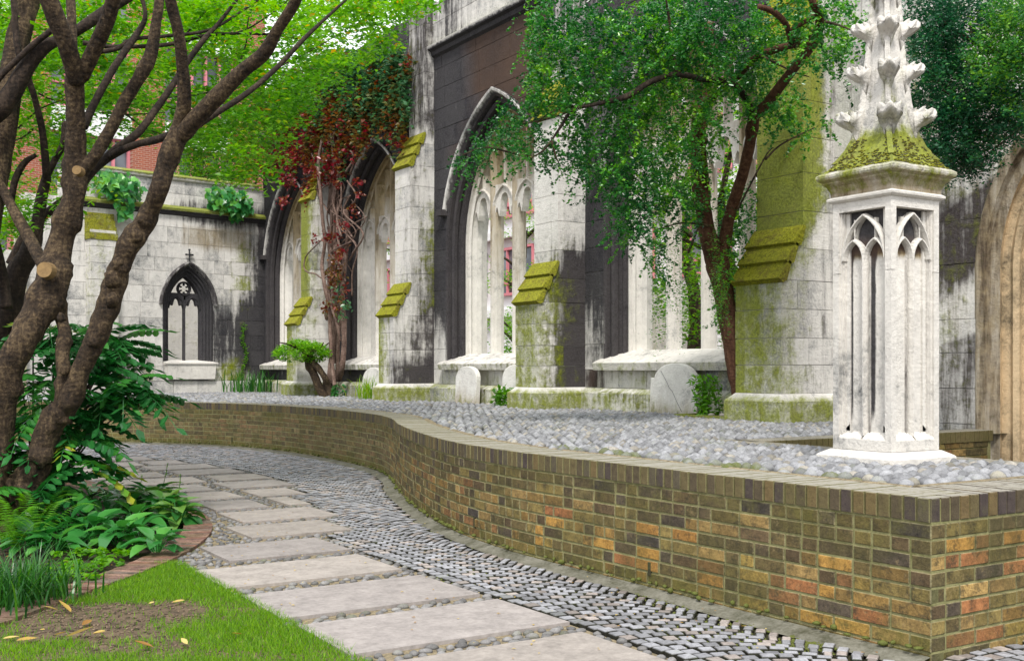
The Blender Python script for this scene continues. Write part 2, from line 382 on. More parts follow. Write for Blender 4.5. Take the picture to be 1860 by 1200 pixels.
# bricks -------------------------------------------------------------
def brick_tint(h, s):
    """h above path; dark olive at the top, orange and red low down near the corner"""
    top = smooth(.30, .62, h)*smooth(22, 3, s) ; r = rng.random()
    warmb = [(.26,.155,.045),(.20,.125,.04),(.23,.11,.045),(.29,.19,.07),(.14,.10,.04),(.18,.14,.045),(.22,.165,.055)]
    darkb = [(.072,.055,.035),(.095,.078,.035),(.065,.052,.045),(.105,.08,.035),(.09,.06,.035),(.12,.095,.035)]
    c = rng.choice(darkb) if r < .32+.6*top else rng.choice(warmb)
    c = tuple(q*.78+w*.22 for q, w in zip(c, (.13,.095,.04)))
    if r > .55 and h < .42 and s < 3.2 and rng.random() < .6: c = rng.choice([(.36,.20,.05),(.32,.165,.045),(.38,.25,.09),(.29,.125,.05),(.26,.18,.05)])
    if rng.random() < .015: c = (.05,.042,.036)
    if s > 9: c = tuple(np.array(rng.choice([(.17,.125,.055),(.14,.10,.05),(.20,.15,.075),(.11,.085,.045),(.19,.12,.06)])))
    j = rng.uniform(.8, 1.2); return tuple(min(.6, q*j) for q in c)
rw = empty('brick_retaining_wall', (4.33,3.25,0), 'low winding retaining wall of olive and orange brick between the path and the raised terrace', 'wall')
bp = Pieces(); cp = Pieces()
H0, CH = 0.0, .0745
NC = 9
hc0 = NC*CH-.02
LTOT = SEG[-1]
def brickbox(s0, s1, z0, z1, proud, th=.1):
    a, b = WPa(s0), WPa(s1); na, nb = WNa(s0), WNa(s1)
    def q(p, n, o, z): return A3(p[0]+n[0]*o, p[1]+n[1]*o, z)
    c = .004; T = (b-a)/max(np.linalg.norm(b-a), 1e-6)*c
    V = [q(a,na,-th,z0), q(b,nb,-th,z0), q(b,nb,-th,z1), q(a,na,-th,z1), q(a,na,proud-c,z0), q(b,nb,proud-c,z0), q(b,nb,proud-c,z1), q(a,na,proud-c,z1),
         q(a+T,na,proud,z0+c), q(b-T,nb,proud,z0+c), q(b-T,nb,proud,z1-c), q(a+T,na,proud,z1-c)]
    f = [(8,9,10,11)]
    for k in (0, 4):
        for i in range(4): f.append((k+i, k+(i+1)%4, k+4+(i+1)%4, k+4+i))
    return V, [t[::-1] for t in f]
def facest(V, c, back=(.24,.215,.12,.3)):
    '''mortar smears the sunk edges, the face keeps the brick's own colour'''
    d = {tuple(v): (c if i >= 8 else back) for i, v in enumerate([tuple(np.asarray(q, dtype=float)) for q in V])}
    return lambda x, y, z: d.get((x, y, z), c)
for c in range(NC):
    s = .0; z0 = -.02+c*CH; z1 = z0+CH-.011; k = c
    # English garden style bonding, uneven
    if c % 2: s = -.11
    while s < LTOT-.3:
        L_ = .222 if rng.random() < (.33 if c % 3 else .6) else .108
        a = max(s, .0); b = s+L_
        if b-a > .04:
            col_ = brick_tint(z0, a); ms = .19+.45*smooth(.2,.0,z0)+.25*smooth(.35,.6,z0)+(.12 if a > 9 else 0)
            V, Fc = brickbox(a+(.0 if a <= .001 else .0055), b-.0055, z0, z1, rng.uniform(-.003,.004))
            bp.add(V, Fc, facest(V, (*col_, ms)))
        s = b
s = 0
while s < LTOT-.3:                          # coping: bricks on edge, .34 deep
    w = .073; V, Fc = brickbox(s+.0045, s+w-.0045, hc0+.0, hc0+.112+rng.uniform(-.002,.002), .006+rng.uniform(-.003,.003), .345)
    c = rng.choice([(.085,.066,.04),(.12,.095,.045),(.065,.05,.045),(.14,.10,.045),(.09,.075,.05)])
    def stc(x, y, z, c=c): 
        t = 1 if z > hc0+.1 else 0
        return (*(np.array(c)*(1-t)+np.array((.20,.185,.16))*t), .25 if t else .35)
    # the top course shows a paler worn upper face
    cp.add(V, Fc, facest(V, (*c, .34), (.2,.185,.09,.4))); s += w
# return wall running from the corner towards the right
RL = 4.2
for c in range(NC):
    s = 0 if c % 2 == 0 else -.11; z0 = -.02+c*CH; z1 = z0+CH-.011
    while s < RL:
        L_ = .222 if rng.random() < .6 else .108
        a, b = max(s, 0), min(s+L_, RL)
        if b-a > .04:
            pr = rng.uniform(-.003,.004)
            V, Fc = chbox(A3(4.33+a+.004, 3.35, z0), A3(1,0,0), ZV, A3(0,-1,0), b-a-.009, z1-z0, .1+pr, .004)
            bp.add(V, Fc, facest(V, (*brick_tint(z0-.12, .5), .18+.3*smooth(.2,0,z0))))
        s += L_
s = 0
while s < RL:
    V, Fc = chbox(A3(4.335+s, 3.60, hc0), A3(1,0,0), ZV, A3(0,-1,0), .064, .112+rng.uniform(-.002,.002), .345+.006, .004)
    if s > .32 or True: cp.add(V, Fc, (*rng.choice([(.085,.066,.04),(.12,.095,.045),(.065,.05,.045),(.14,.10,.045)]), .30))
    s += .073
# mortar core: ribbon a few mm behind the brick faces
mb = MB()
def ribbon(off_f, off_b, z0, z1):
    n = len(WP); V = []
    st = range(0, n, 4)
    for i in st:
        f = WP[i]+WN[i]*off_f; b = WP[i]-WN[i]*off_b
        V += [(f[0],f[1],z0),(f[0],f[1],z1),(b[0],b[1],z1),(b[0],b[1],z0)]
    Fc = []
    for k in range(len(st)-1):
        o = k*4; Fc += [(o,o+4,o+5,o+1),(o+1,o+5,o+6,o+2),(o+2,o+6,o+7,o+3)]
    Fc += [(0,1,2,3)]
    return V, Fc
mb.add(*ribbon(-.007, .36, -.03, hc0+.104)); mb.box(4.338, 8.6, 3.257, 3.60, -.03, hc0+.104)
mb.build('mortar_core', M['mortar'], rw)
bp.emit('brick', M['brick'], rw, 300, 'brick_course')
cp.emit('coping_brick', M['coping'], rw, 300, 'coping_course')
for (px_, z_) in ((862,.12),(423,.10),(1180,.10)):
    b_ = min(range(len(WP)), key=lambda i: abs(topx(WP[i][0], WP[i][1], 0)[0]-px_) if WN[i]@(-WP[i]) > 0 else 1e9)
    V, Fc = brickbox(SEG[b_], SEG[b_]+.028, z_, z_+.085, .006, .05); q = MB(); q.add(V, Fc, (.008,.008,.006,0)); q.build('drain_slot', M['joint'], rw)
# gutter of cement along the foot
g = MB(); n = len(WP); V = []; Fc = []
for i in range(0, n, 4):
    w = .135+.015*math.sin(i*.13)
    f = WP[i]+WN[i]*w; b = WP[i]+WN[i]*.0
    V += [(f[0],f[1],.006),(b[0],b[1],.034)]
for k in range(len(V)//2-1): o = k*2; Fc.append((o,o+2,o+3,o+1))
g.add(V, Fc); tag(g.build('gutter_strip', M['gutter']), kind='structure')
g = MB(); V = []; Fc = []
for i in range(8, n, 4):
    f = WP[i]-WN[i]*.35; b = WP[i]-WN[i]*.42
    V += [(f[0],f[1],TZ-.012),(b[0],b[1],TZ+.012)]
for k in range(len(V)//2-1): o = k*2; Fc.append((o,o+2,o+3,o+1))
g.add(V, Fc); g.box(4.75, 8.2, 3.61, 3.67, TZ-.04, TZ+.012); tag(g.build('terrace_kerb', M['sand']), kind='structure')
# sunken court walls beyond the pinnacle
sw = empty('court_retaining_wall', (6.5,6.7,0), 'short brick wall holding up the terrace above the sunken court by the doorway', 'wall')
sp = Pieces(); sc_ = Pieces()
for c in range(9):
    z0 = -.0+c*CH; z1 = z0+CH-.011; s = 0 if c % 2 else -.11
    while s < 3.1:
        L_ = rng.choice((.222,.108)); a, b = max(0, s), min(3.1, s+L_)
        if b-a > .04:
            V, Fc = chbox(A3(6.62+a+.004, 6.72, z0), A3(1,0,0), ZV, A3(0,-1,0), b-a-.009, z1-z0, .1, .003); sp.add(V, Fc, (*brick_tint(.1, 2), .3))
        s += L_
s = 0
while s < 3.15:
    V, Fc = chbox(A3(6.56+s, 6.90, hc0), A3(1,0,0), ZV, A3(0,-1,0), .064, .105, .29, .003); sc_.add(V, Fc, (.15,.12,.055,.55)); s += .073
s = 3.6
while s < 6.9:
    V, Fc = chbox(A3(6.34, s, hc0), A3(0,1,0), ZV, A3(1,0,0), .064, .105, .29, .003); sc_.add(V, Fc, (.16,.125,.055,.5)); s += .073
mb = MB(); mb.box(6.6, 9.75, 6.63, 6.9, 0, hc0+.095); mb.box(6.35, 6.615, 3.62, 6.89, 0, hc0+.095); mb.build('mortar_core', M['mortar'], sw)
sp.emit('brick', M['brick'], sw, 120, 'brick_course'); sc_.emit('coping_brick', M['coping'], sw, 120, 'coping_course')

# path edges ---------------------------------------------------------
def bR(a):
    return float(np.interp(a, [0,7.4,8.3,8.45,9.2,9.35,10.2,11.0,12,13,14.5,16,17,17.6], [3.3,3.33,3.4,3.75,3.82,4.02,4.1,4.2,4.65,4.72,4.7,4.45,4.1,3.9]))
EDGE = [(5.0,-1.3),(5.4,-.4),(5.85,.35),(6.3,.82),(6.73,1.2),(7.4,1.80),(8,2.25),(8.8,2.68),(9.6,2.93),(10.5,3.06),(11.3,3.1),(12.1,3.0),(12.9,2.85),(14,2.7),(15.5,2.6),(17,2.3)]
EP = resample(catmull([(b, a) for a, b in EDGE], 8), .03)      # (x, y) outer edge of the brick edging
ET = tangents(EP); EN = np.stack([-ET[:, 1], ET[:, 0]], 1)     # points to the bed (left)
def bL(a):
    e = float(np.interp(a, EP[:, 1], EP[:, 0])); return max(2.10, e+.03) if a < 17 else 1.5
# sand bed of the path
V = []; ys = np.arange(1.5, 17.61, .15)
pl = [(bR(y)+.06, y) for y in ys]+[(bL(y)-.03, y) for y in ys[::-1]]
flat('path_bed', pl, .003, M['sand'])
sb = [(wall_x(y)-.02, y) for y in np.arange(1.5, 21.0, .15)]
sbp = [tuple(p+nn*-.02) for p, nn in zip(WP[::6], WN[::6])]+[(-3,21.9),(-3,17.6),(3.9,17.6)]+[(bR(y)+.04, y) for y in ys[::-1]]
flat('sett_bed', [(3.3,.3),(9,0.3),(9,3.3),(4.4,3.3)]+sbp, -.012, M['joint'])

# stone slabs --------------------------------------------------------
pth = empty('paved_path', (2.7,6,0), 'broad footpath of pinkish stone slabs stepping away beside the granite setts', 'path')
pth['kind'] = 'structure'; del pth['category']
rows = [(1.97,2.69),(2.9,3.62),(3.83,4.55),(4.76,5.46),(5.64,6.36),(6.60,7.31),(7.53,8.22),(8.46,9.15),(9.36,10.08),(10.3,10.98),(11.18,11.86),(12.06,12.75),(12.96,13.66),(13.86,14.54),(14.74,15.4),(15.6,16.3),(16.5,17.2)]
slabs = []
spc = Pieces()
for i, (a0, a1) in enumerate(rows):
    am = (a0+a1)/2; r = bR(am)+rng.uniform(-.04,.04)
    if 8.4 < am < 9.3: r = 3.78
    l0, l1 = bL(a0), bL(a1); l = max(l0, l1)+.02
    if am < 8: cuts = [(l, r)]
    elif am < 9.3: cuts = [(l+.06, r)]
    elif am < 10.2: cuts = [(l+.08, r)]
    elif am < 11.1: cuts = [(l+.05, l+.58), (l+.78, r)]
    else:
        m_ = l+(r-l)*rng.uniform(.42,.6); cuts = [(l, m_-.02), (m_+.16, r)]
        if r-l > 2.0: m2 = l+(m_-l)*.5; cuts = [(l, m2-.02), (m2+.02, m_-.02), (m_+.14, r)]
    if am > 15.3: cuts = [(2.0, 2.7), (2.75, r-.6), (r-.5, r)]
    for (x0, x1) in cuts:
        j = [rng.uniform(-.012,.012) for _ in range(4)]
        poly = [(x0+j[0], a0), (x1+j[1], a0+j[2]), (x1+j[3], a1), (x0, a1+j[0])]
        fr = (A3(0,0,0), A3(1,0,0), A3(0,1,0), ZV)
        V, Fc = prism(poly, fr, -.03, .022+rng.uniform(-.003,.003))
        t = rng.uniform(.9, 1.08); tint = rng.choice([(.30,.268,.245),(.285,.258,.242),(.31,.278,.25),(.27,.245,.228)])
        spc.add(V, Fc, (*(q*t for q in tint), .12)); slabs.append((x0, x1, a0, a1))
spc.emit('paving_slab', M['slab'], pth, 300)
# pebbles set in the gaps between slabs
def ico():
    import bmesh
    bm = bmesh.new(); bmesh.ops.create_icosphere(bm, subdivisions=1, radius=1)
    V = np.array([v.co[:] for v in bm.verts]); Fi = np.array([[v.index for v in f.verts] for f in bm.faces]); bm.free(); return V, Fi
def ico2():
    import bmesh
    bm = bmesh.new(); bmesh.ops.create_icosphere(bm, subdivisions=2, radius=1)
    V = np.array([v.co[:] for v in bm.verts]); Fi = np.array([[v.index for v in f.verts] for f in bm.faces]); bm.free(); return V, Fi
I1, I1F = ico(); I2, I2F = ico2()
def stones(name, C, rx, ry, rz, ang, tint, mat, parent=None, hi=False, kind='stuff'):
    C = np.asarray(C); n = len(C); IV, IF = (I2, I2F) if hi else (I1, I1F)
    ca, sa = np.cos(ang)[:, None], np.sin(ang)[:, None]
    X = IV[None, :, 0]*rx[:, None]; Y = IV[None, :, 1]*ry[:, None]; Z = IV[None, :, 2]*rz[:, None]
    lump = 1+.12*np.sin(IV[None, :, 0]*5+C[:, :1]*31)*np.cos(IV[None, :, 1]*4+C[:, 1:2]*27); X *= lump; Y *= lump
    V = np.stack([X*ca-Y*sa+C[:, 0:1], X*sa+Y*ca+C[:, 1:2], Z+C[:, 2:3]], 2).reshape(-1, 3)
    Fi = (IF[None]+(np.arange(n)*len(IV))[:, None, None]).reshape(-1, 3)
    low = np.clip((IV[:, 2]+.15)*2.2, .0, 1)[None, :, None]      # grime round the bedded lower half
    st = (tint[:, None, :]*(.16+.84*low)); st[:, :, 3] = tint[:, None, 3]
    st = st.reshape(-1, 4)
    o = link_obj(name, mesh_np(name, V, Fi, mat, st, True), parent)
    if kind: o['kind'] = kind
    return o
pc = []
def inslab(x, y): return any(x0-.03 < x < x1+.03 and a0-.03 < y < a1+.03 for x0, x1, a0, a1 in slabs)
y = 2.7
while y < 17:
    for i in range(80 if y < 8 else 60):
        x = bL(y)+rng.random()*(bR(y)-bL(y)+.06)
        yy = y+rng.uniform(-.05,.05)
        if not inslab(x, yy) and all((x-q[0])**2+(yy-q[1])**2 > .0036 for q in pc[-120:]): pc.append((x, yy))
    y += .045
pc = [q for q in pc if q[0] > bL(q[1])-.02]
pca = np.array([(x, y, .004) for x, y in pc]); n = len(pca)
tt = nrg.uniform(.10,.24,n)[:, None]*np.array([[1,.97,.95]]); tt = np.concatenate([tt, nrg.uniform(.1,.4,(n,1))], 1)
near = pca[:, 1] < 6.6
def cobble_parts(name, C, rx, ry, rz, ang, tint, mat, parent, limit=300):
    """the largest in view as single parts, the rest joined"""
    sc = []
    for i, c in enumerate(C):
        x, y = topx(*c); sc.append(rx[i]/depth(c[0], c[1]) if -20 < x < 1880 and y < 1220 else -1)
    order = np.argsort(-np.array(sc)); top = [i for i in order[:limit] if sc[i] > 0]; m_ = np.ones(len(C), bool); m_[top] = False
    for i in top:
        stones(name, C[i:i+1], rx[i:i+1], ry[i:i+1], rz[i:i+1], ang[i:i+1], tint[i:i+1], mat, parent, True, None)
    stones(name+'_spread', C[m_], rx[m_], ry[m_], rz[m_], ang[m_], tint[m_], mat, parent)
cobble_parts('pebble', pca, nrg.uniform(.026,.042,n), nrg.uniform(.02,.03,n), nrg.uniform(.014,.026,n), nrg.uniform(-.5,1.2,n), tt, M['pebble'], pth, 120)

# granite setts laid in segmental arcs --------------------------------
stp = empty('granite_setts', (4,6,0), 'fan laid granite setts between the slabs and the winding brick wall', 'paving'); stp['kind'] = 'structure'; del stp['category']
pieces = []
S0 = .088; Rr = .86; half = .92
wt, wnx = WP, WN
def dist_wall(x, y):
    d = (WP[:, 0]-x)**2+(WP[:, 1]-y)**2; i = int(np.argmin(d)); v = np.array((x, y))-WP[i]
    return float(v@WN[i])
sets = []
for colk, cx in enumerate((-.55, .75, 2.05, 3.35, 4.65, 5.95)):
    y = 1.6+colk*.03
    while y < 22.2:
        # arc bulging away (+y)
        na = int(round(2*half*math.asin(min(1,.65/ (Rr*math.sin(half)*1.0)*math.sin(half)))*0+ (2*math.asin(.65/Rr)*Rr)/S0))
        hw = math.asin(.65/Rr)
        for k in range(na):
            t = -hw+(k+.5)*2*hw/na
            x_ = cx+Rr*math.sin(t); y_ = y+Rr*math.cos(t)-.75
            sets.append((x_, y_, t))
        y += S0*1.0
keep = []
for (x_, y_, t) in sets:
    if y_ > 17.45 or x_ > bR(y_)+.05:
        if y_ > 17.3 and x_ < bR(17) and y_ < 17.35: continue
        dpt = depth(x_, y_)
        px, py = topx(x_, y_, 0) if dpt > 1 else (-999, 0)
        if dpt < 2 or px < -60 or px > 1900: continue
        if x_ < 1.2: continue
        if inslab(x_, y_): continue
        keep.append((x_, y_, t))
pp = Pieces()
for (x_, y_, t) in keep:
    if y_ < 3.25:
        if x_ > 8: continue
    elif (y_ > 8 or x_ > 3.9) and dist_wall(x_, y_) < .155: continue
    w = S0*.5-.0060+rng.uniform(-.004,.001); h = S0*.5*math.cos(t)-.0070+rng.uniform(-.004,.001)
    a = -t+rng.uniform(-.05,.05); U = A3(math.cos(a), math.sin(a), 0); Vv = A3(-math.sin(a), math.cos(a), 0)
    O = A3(x_, y_, -.02)-U*w-Vv*h
    V, Fc = chbox(O, U, Vv, ZV, 2*w, 2*h, .038+rng.uniform(-.004,.005), .006)
    v = rng.uniform(.17,.36); bl = rng.random()
    tint = (v*.98, v*.99, v*1.06) if bl < .8 else (v*1.12, v*.98, v*.9)
    # moss where the photo's joints are green, worn sandy edge beside the slabs
    ms = .02+.35*smooth(.35,.0,x_-bR(y_))*(y_<8)+.1*(rng.random()<.15)
    pp.add(V, Fc, facest(V, (*tint, ms), (.02,.019,.012,.3)))
pp.emit('sett', M['sett'], stp, 300, 'sett_spread')

# brick edging round the planting bed ---------------------------------
ed = empty('brick_bed_edging', (2.2,8,0), 'curved edging of flush reddish bricks round the planting bed', 'edging'); ed['kind'] = 'structure'; del ed['category']
ep = Pieces(); ES = np.concatenate([[0], np.cumsum(np.linalg.norm(np.diff(EP, axis=0), axis=1))])
s = 0
while s < ES[-1]-.1:
    def at(q): return np.array([np.interp(q, ES, EP[:, 0]), np.interp(q, ES, EP[:, 1])]), np.array([np.interp(q, ES, EN[:, 0]), np.interp(q, ES, EN[:, 1])])
    (a, na), (b, nb) = at(s+.003), at(s+.072)
    z = .03+rng.uniform(-.003,.003); q = [a, b, b+nb*.235, a+na*.235]
    V = [A3(p[0], p[1], -.02) for p in q]+[A3(p[0], p[1], z) for p in q]
    c = rng.choice([(.20,.095,.07),(.22,.13,.10),(.17,.10,.08),(.24,.15,.11),(.15,.11,.09)])
    ep.add(V, BF, (*c, .12)); s += .075
ep.emit('edging_brick', M['brick'], ed, 300, 'edging_course')
bedp = [tuple(p+nn*.22) for p, nn in zip(EP, EN)]+[(-6,17),(-6,-2)]
flat('planting_bed', bedp, -.004, M['soil'])
flat('edging_bed', [tuple(p-nn*.01) for p, nn in zip(EP, EN)]+[tuple(p+nn*.24) for p, nn in list(zip(EP, EN))[::-1]], .004, M['mortar'])
# lawn -----------------------------------------------------------------
LAWN = [(2.09,2.0),(2.09,7.62)]+[tuple(p) for p in EP[::-1] if p[1] < 7.7]+[(-2,4.2),(-2,2.0)]
flat('lawn', LAWN, .012, M['turf'])
def blades(name, XY, h, w, lean, mat, zb=.0, hue=None, parent=None, two=False):
    n = len(XY); ang = nrg.uniform(0, 2*np.pi, n); l = nrg.uniform(0, lean, n)*h; la = nrg.uniform(0, 2*np.pi, n)
    base = np.concatenate([XY, np.full((n, 1), 0)+np.reshape(zb, (-1, 1)) if np.ndim(zb) else np.full((n, 1), zb)], 1)
    d = np.stack([np.cos(ang), np.sin(ang), np.zeros(n)], 1)*w[:, None]*.5
    tip = base+np.stack([np.cos(la)*l, np.sin(la)*l, h], 1)
    V = np.stack([base-d, base+d, tip], 1).reshape(-1, 3)
    Fi = np.arange(3*n).reshape(-1, 3)
    hue = nrg.uniform(0, .85, n) if hue is None else hue
    st = np.repeat(np.stack([hue, hue*0, hue*0, hue*0+1], 1), 3, axis=0)
    o = link_obj(name, mesh_np(name, V, Fi, mat, st), parent); o['kind'] = 'stuff'; return o
XY = []
def bare(x, y):
    v = mnoise.noise((x*1.7, y*1.7, 3.1))*.6+mnoise.noise((x*5, y*5, 1.1))*.3
    e = ((x-1.25)/.6)**2+((y-6.1)/.75)**2
    e2 = ((x-.1)/.75)**2+((y-5.2)/.6)**2
    return max(0, min(.97, (max(math.exp(-e*.9), .8*math.exp(-e2*.8))+v*1.1-.25)*2.1))
tries = 0
while len(XY) < 80000 and tries < 300000:
    tries += 1
    x = rng.uniform(-1.6, 2.12+rng.uniform(0,.04)); y = rng.uniform(3.2, 7.72)
    if not inpoly(min(x, 2.085), min(y, 7.6), LAWN): continue
    px, py = topx(x, y, 0)
    if py > 1260 or px < -60: continue
    if rng.random() < bare(x, y): continue
    XY.append((x, y))
XY = np.array(XY); n = len(XY)
cr_ = []
while len(cr_) < 1500:
    x, y = rng.uniform(-1.2, 2.0), rng.uniform(4.2, 7.3)
    if inpoly(x, y, LAWN) and rng.random() < bare(x, y): cr_.append((x, y, .014))
cr_ = np.array(cr_); nc_ = len(cr_)
stones('soil_crumbs', cr_, nrg.uniform(.004,.014,nc_), nrg.uniform(.004,.010,nc_), nrg.uniform(.003,.008,nc_), nrg.uniform(0,3,nc_), np.concatenate([nrg.uniform(.04,.2,(nc_,1))*np.array([[1,.72,.48]]), np.zeros((nc_,1))], 1), M['pebble'])['label'] = 'crumbs of bare earth in the worn middle of the lawn'
blades('grass', XY, nrg.uniform(.012,.040,n), nrg.uniform(.003,.0055,n), 1.1, M['grass'], .012)['label'] = 'short green lawn grass, worn thin in the middle'

# cobbles of the terrace -----------------------------------------------
tc_ = empty('cobbled_terrace', (6.5,10,TZ), 'raised terrace floor of rounded grey cobbles in front of the ruined wall', 'paving'); tc_['kind'] = 'structure'; del tc_['category']
innp = [tuple(p) for p in (WP-WN*.43)[9:]]
TP = innp+[(-1.0,28.8),(9.55,27.6),(9.55,6.95),(6.33,6.95),(6.33,3.7)]
C = []; y = 3.7; row = 0
while y < 28.3:
    d0 = depth(6, y); stp_ = .098 if d0 < 12 else (.112 if d0 < 18 else .13)
    x = 3.0+(row % 2)*stp_*.5
    while x < 9.6:
        xx, yy = x+rng.uniform(-.02,.02), y+rng.uniform(-.02,.02)
        px = topx(xx, yy, TZ)[0]
        if -80 < px < 1930 and inpoly(xx, yy, TP): C.append((xx, yy, TZ-.012+rng.uniform(-.008,.008)))
        x += stp_
    y += stp_*.88; row += 1
x = 6.4
while x < 8.4:
    for yy in (3.74, 3.84):
        C.append((x+rng.uniform(-.02,.02), yy+rng.uniform(-.02,.02), TZ-.012))
    x += .11
C = np.array(C); n = len(C); rr = nrg.uniform(.041,.051,n)*np.where(C[:, 1]*CB+C[:, 0]*CA > 12, 1.2, 1.0)
v = nrg.uniform(.15,.32,n)[:, None]; tint = v*np.where(nrg.random((n,1)) < .9, np.array([[.98,.99,1.03]]), np.array([[1.1,1.02,.88]]))
moss = nrg.uniform(0,.38,n)+.35*np.exp(-((C[:, 0]-4.78)/.12)**2)*(C[:, 1] < 7)
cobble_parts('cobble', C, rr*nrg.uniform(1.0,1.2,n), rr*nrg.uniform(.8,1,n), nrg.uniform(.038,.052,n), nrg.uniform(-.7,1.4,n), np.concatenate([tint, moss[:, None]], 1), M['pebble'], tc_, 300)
# ---------------------------------------------------------------- the ruined nave wall
WB = 9.8                                      # wall face
BAYS = [11.25, 16.05, 20.85, 25.65]; BUT = [8.64, 13.44, 18.24, 23.04]; BW = .63
SPR, CC = 3.56, .945                           # springing height, centre offset of the arcs
def hwz(z, hw, spr=SPR, cc=CC):
    if z <= spr: return hw
    R_ = hw+cc; q = R_*R_-(z-spr)**2
    return max(0, math.sqrt(q)-cc) if q > 0 else 0
def apex(hw, spr=SPR, cc=CC): return spr+math.sqrt((hw+cc)**2-cc*cc)
def wall_stain(x, y, z):
    """(soot, moss, warm) of the nave wall by place: where the photo shows crust, green and tan"""
    n = mnoise.noise((y*.7, z*.5, 2.0)); n2 = mnoise.noise((y*1.7, z*.4, 7.0))
    s = m = w = 0
    if y > 9.3:
        s = .95
        if z < 2.9: s = .95-.55*smooth(2.9, 1.7, z)*(.7+n2)
        if 13.0 < y < 13.45: s = .75+.4*smooth(2.9,1.3,z)*0; w = .55*smooth(4.0,3.2,z)
        if 18.0 < y < 18.3: s = 1
        if y < 13 and z < 1.4: s = .1; m = .45
        if 14.2 < y < 18.2 and z < 1.5: s = .12; m = .45
        if z < 1.35 and y > 18.8: s = .3; m = .3
        if z > 7.33: s = .22+.5*smooth(.1,.5,n); m = .12
        if 5.4 < z < 7.3 and 14 < y < 17: w = .85
        if y > 19: s = .9+.1*n
    else:
        if y > 6.7: s = .22+.5*smooth(2.0,4.5,z)*0+.3*n; w = .25
        if y < 8.2:
            s = .34+.8*n+.2*n2; w = .3; m = .35+.25*n2
            if 2.3 < z < 3.3: s = .78+.4*n2
            if 1.7 < z < 2.25: s = .25; m = .35
            if z > 3.3: s = .35; m = .4
            if z < 1.3: m = .35
    return (s, max(0, m), w)
def stW(x, y, z, t=.5): return (*wall_stain(x, y, z), t)
nave = empty('ruined_church_wall', (10.0,16,TZ), 'long blackened gothic church wall with four tall traceried windows, stepped buttresses and a moulded doorway', 'wall')
fW = (A3(WB,0,0), A3(0,1,0), ZV, A3(-1,0,0))
blocks = Pieces(); core = MB()
courses = [1.08, 1.345, 1.72, 2.08, 2.44, 2.80, 3.16, 3.55, 3.92, 4.30, 4.68, 5.05, 5.43, 5.80, 6.18, 6.56, 6.94, 7.28]
OUT = 1.70                                   # half width cut in the blocks for the window mouldings
def bay_course(c, y0, y1, z0, z1, hw=OUT, bottom=1.345, blen=.62, spr=SPR, cc=CC, P_=blocks, fr=fW, stf=stW, g=.004):
    """one course of blocks between y0..y1 broken by an arched opening centred on c"""
    def side(sgn):
        e0, e1 = hwz(z0, hw, spr, cc), hwz(z1, hw, spr, cc); ap = apex(hw, spr, cc)
        lim = y1 if sgn > 0 else y0
        if z1 <= bottom+.01: edge = [(0, z0), (0, z1)]
        elif z0 >= ap: edge = [(0, z0), (0, z1)]
        else:
            zs = [z0+(z1-z0)*k/4 for k in range(5)]
            if ap < z1: zs = sorted(zs+[ap])
            edge = [(hwz(z, hw, spr, cc), z) for z in zs]
        far = abs(lim-c); e = max(q[0] for q in edge); 
        if far-e < .05: return
        n = max(1, int(round((far-e)/blen))); off = rng.uniform(-.12,.12) if n > 1 else 0
        cuts = [e+(far-e)*k/n+(off if 0 < k < n else 0) for k in range(n+1)]
        for k in range(n):
            a, b = cuts[k], cuts[k+1]
            if k == 0: poly = [(q[0]+g, q[1]+(g if i == 0 else (-g if i == len(edge)-1 else 0))) for i, q in enumerate(edge)][::-1]+[(b-g, z0+g), (b-g, z1-g)]
            else: poly = [(a+g, z0+g), (b-g, z0+g), (b-g, z1-g), (a+g, z1-g)]
            poly = [(c+sgn*u, v) for u, v in poly]
            d = rng.uniform(0,.006); V, Fc = prism(poly, fr, -.12, d)
            t = rng.random(); P_.add(V, Fc, lambda x, y, z, t=t: stf(x, y, z, t))
    side(1); side(-1)
def bay_core(c, y0, y1, z0, z1, hw, back, fr, spr=SPR, cc=CC, bottom=1.345, mb=core, front=-.014, stf=stW):
    for sgn in (1, -1):
        lim = abs((y1 if sgn > 0 else y0)-c); N_ = 24; ap = apex(hw, spr, cc)
        zs = sorted(set([z0, bottom]+[bottom+(min(z1,ap)-bottom)*k/N_ for k in range(N_+1)]+[z1]))
        edge = [((0 if z < bottom else hwz(z, hw, spr, cc)), z) for z in zs]
        edge = [(0, z0), (0, bottom)]+[(hwz(z, hw, spr, cc), z) for z in zs if z >= bottom and z <= ap+1e-6]+[(0, z1)]
        poly = edge[::-1]+[(lim, z0), (lim, z1)]
        poly = [(c+sgn*u, v) for u, v in poly]
        V, Fc = prism(poly, fr, back, front); mb.add(V, Fc, lambda x, y, z: stf(x, y, z, .4))
TOPZ = 7.28
for bi, c in enumerate(BAYS):
    y0, y1 = BUT[bi]+BW*.5, (BUT[bi+1]+BW*.5 if bi < 3 else 27.6)
    for k in range(len(courses)-1): bay_course(c, y0, y1, courses[k], courses[k+1])
    bay_core(c, y0, y1, TZ-.1, TOPZ+.9, 1.715, -.78, fW)
    # parapet above the string course
    z = TOPZ+.14
    for k in range(2):
        n = 5
        for j in range(n):
            a, b = y0+(y1-y0)*j/n, y0+(y1-y0)*(j+1)/n; t = rng.random()
            V, Fc = prism([(a+.004,z+.004),(b-.004,z+.004),(b-.004,z+.376),(a+.004,z+.376)], fW, -.1, .03); blocks.add(V, Fc, lambda x, y, z, t=t: stW(x, y, z+.1, t))
        z += .38
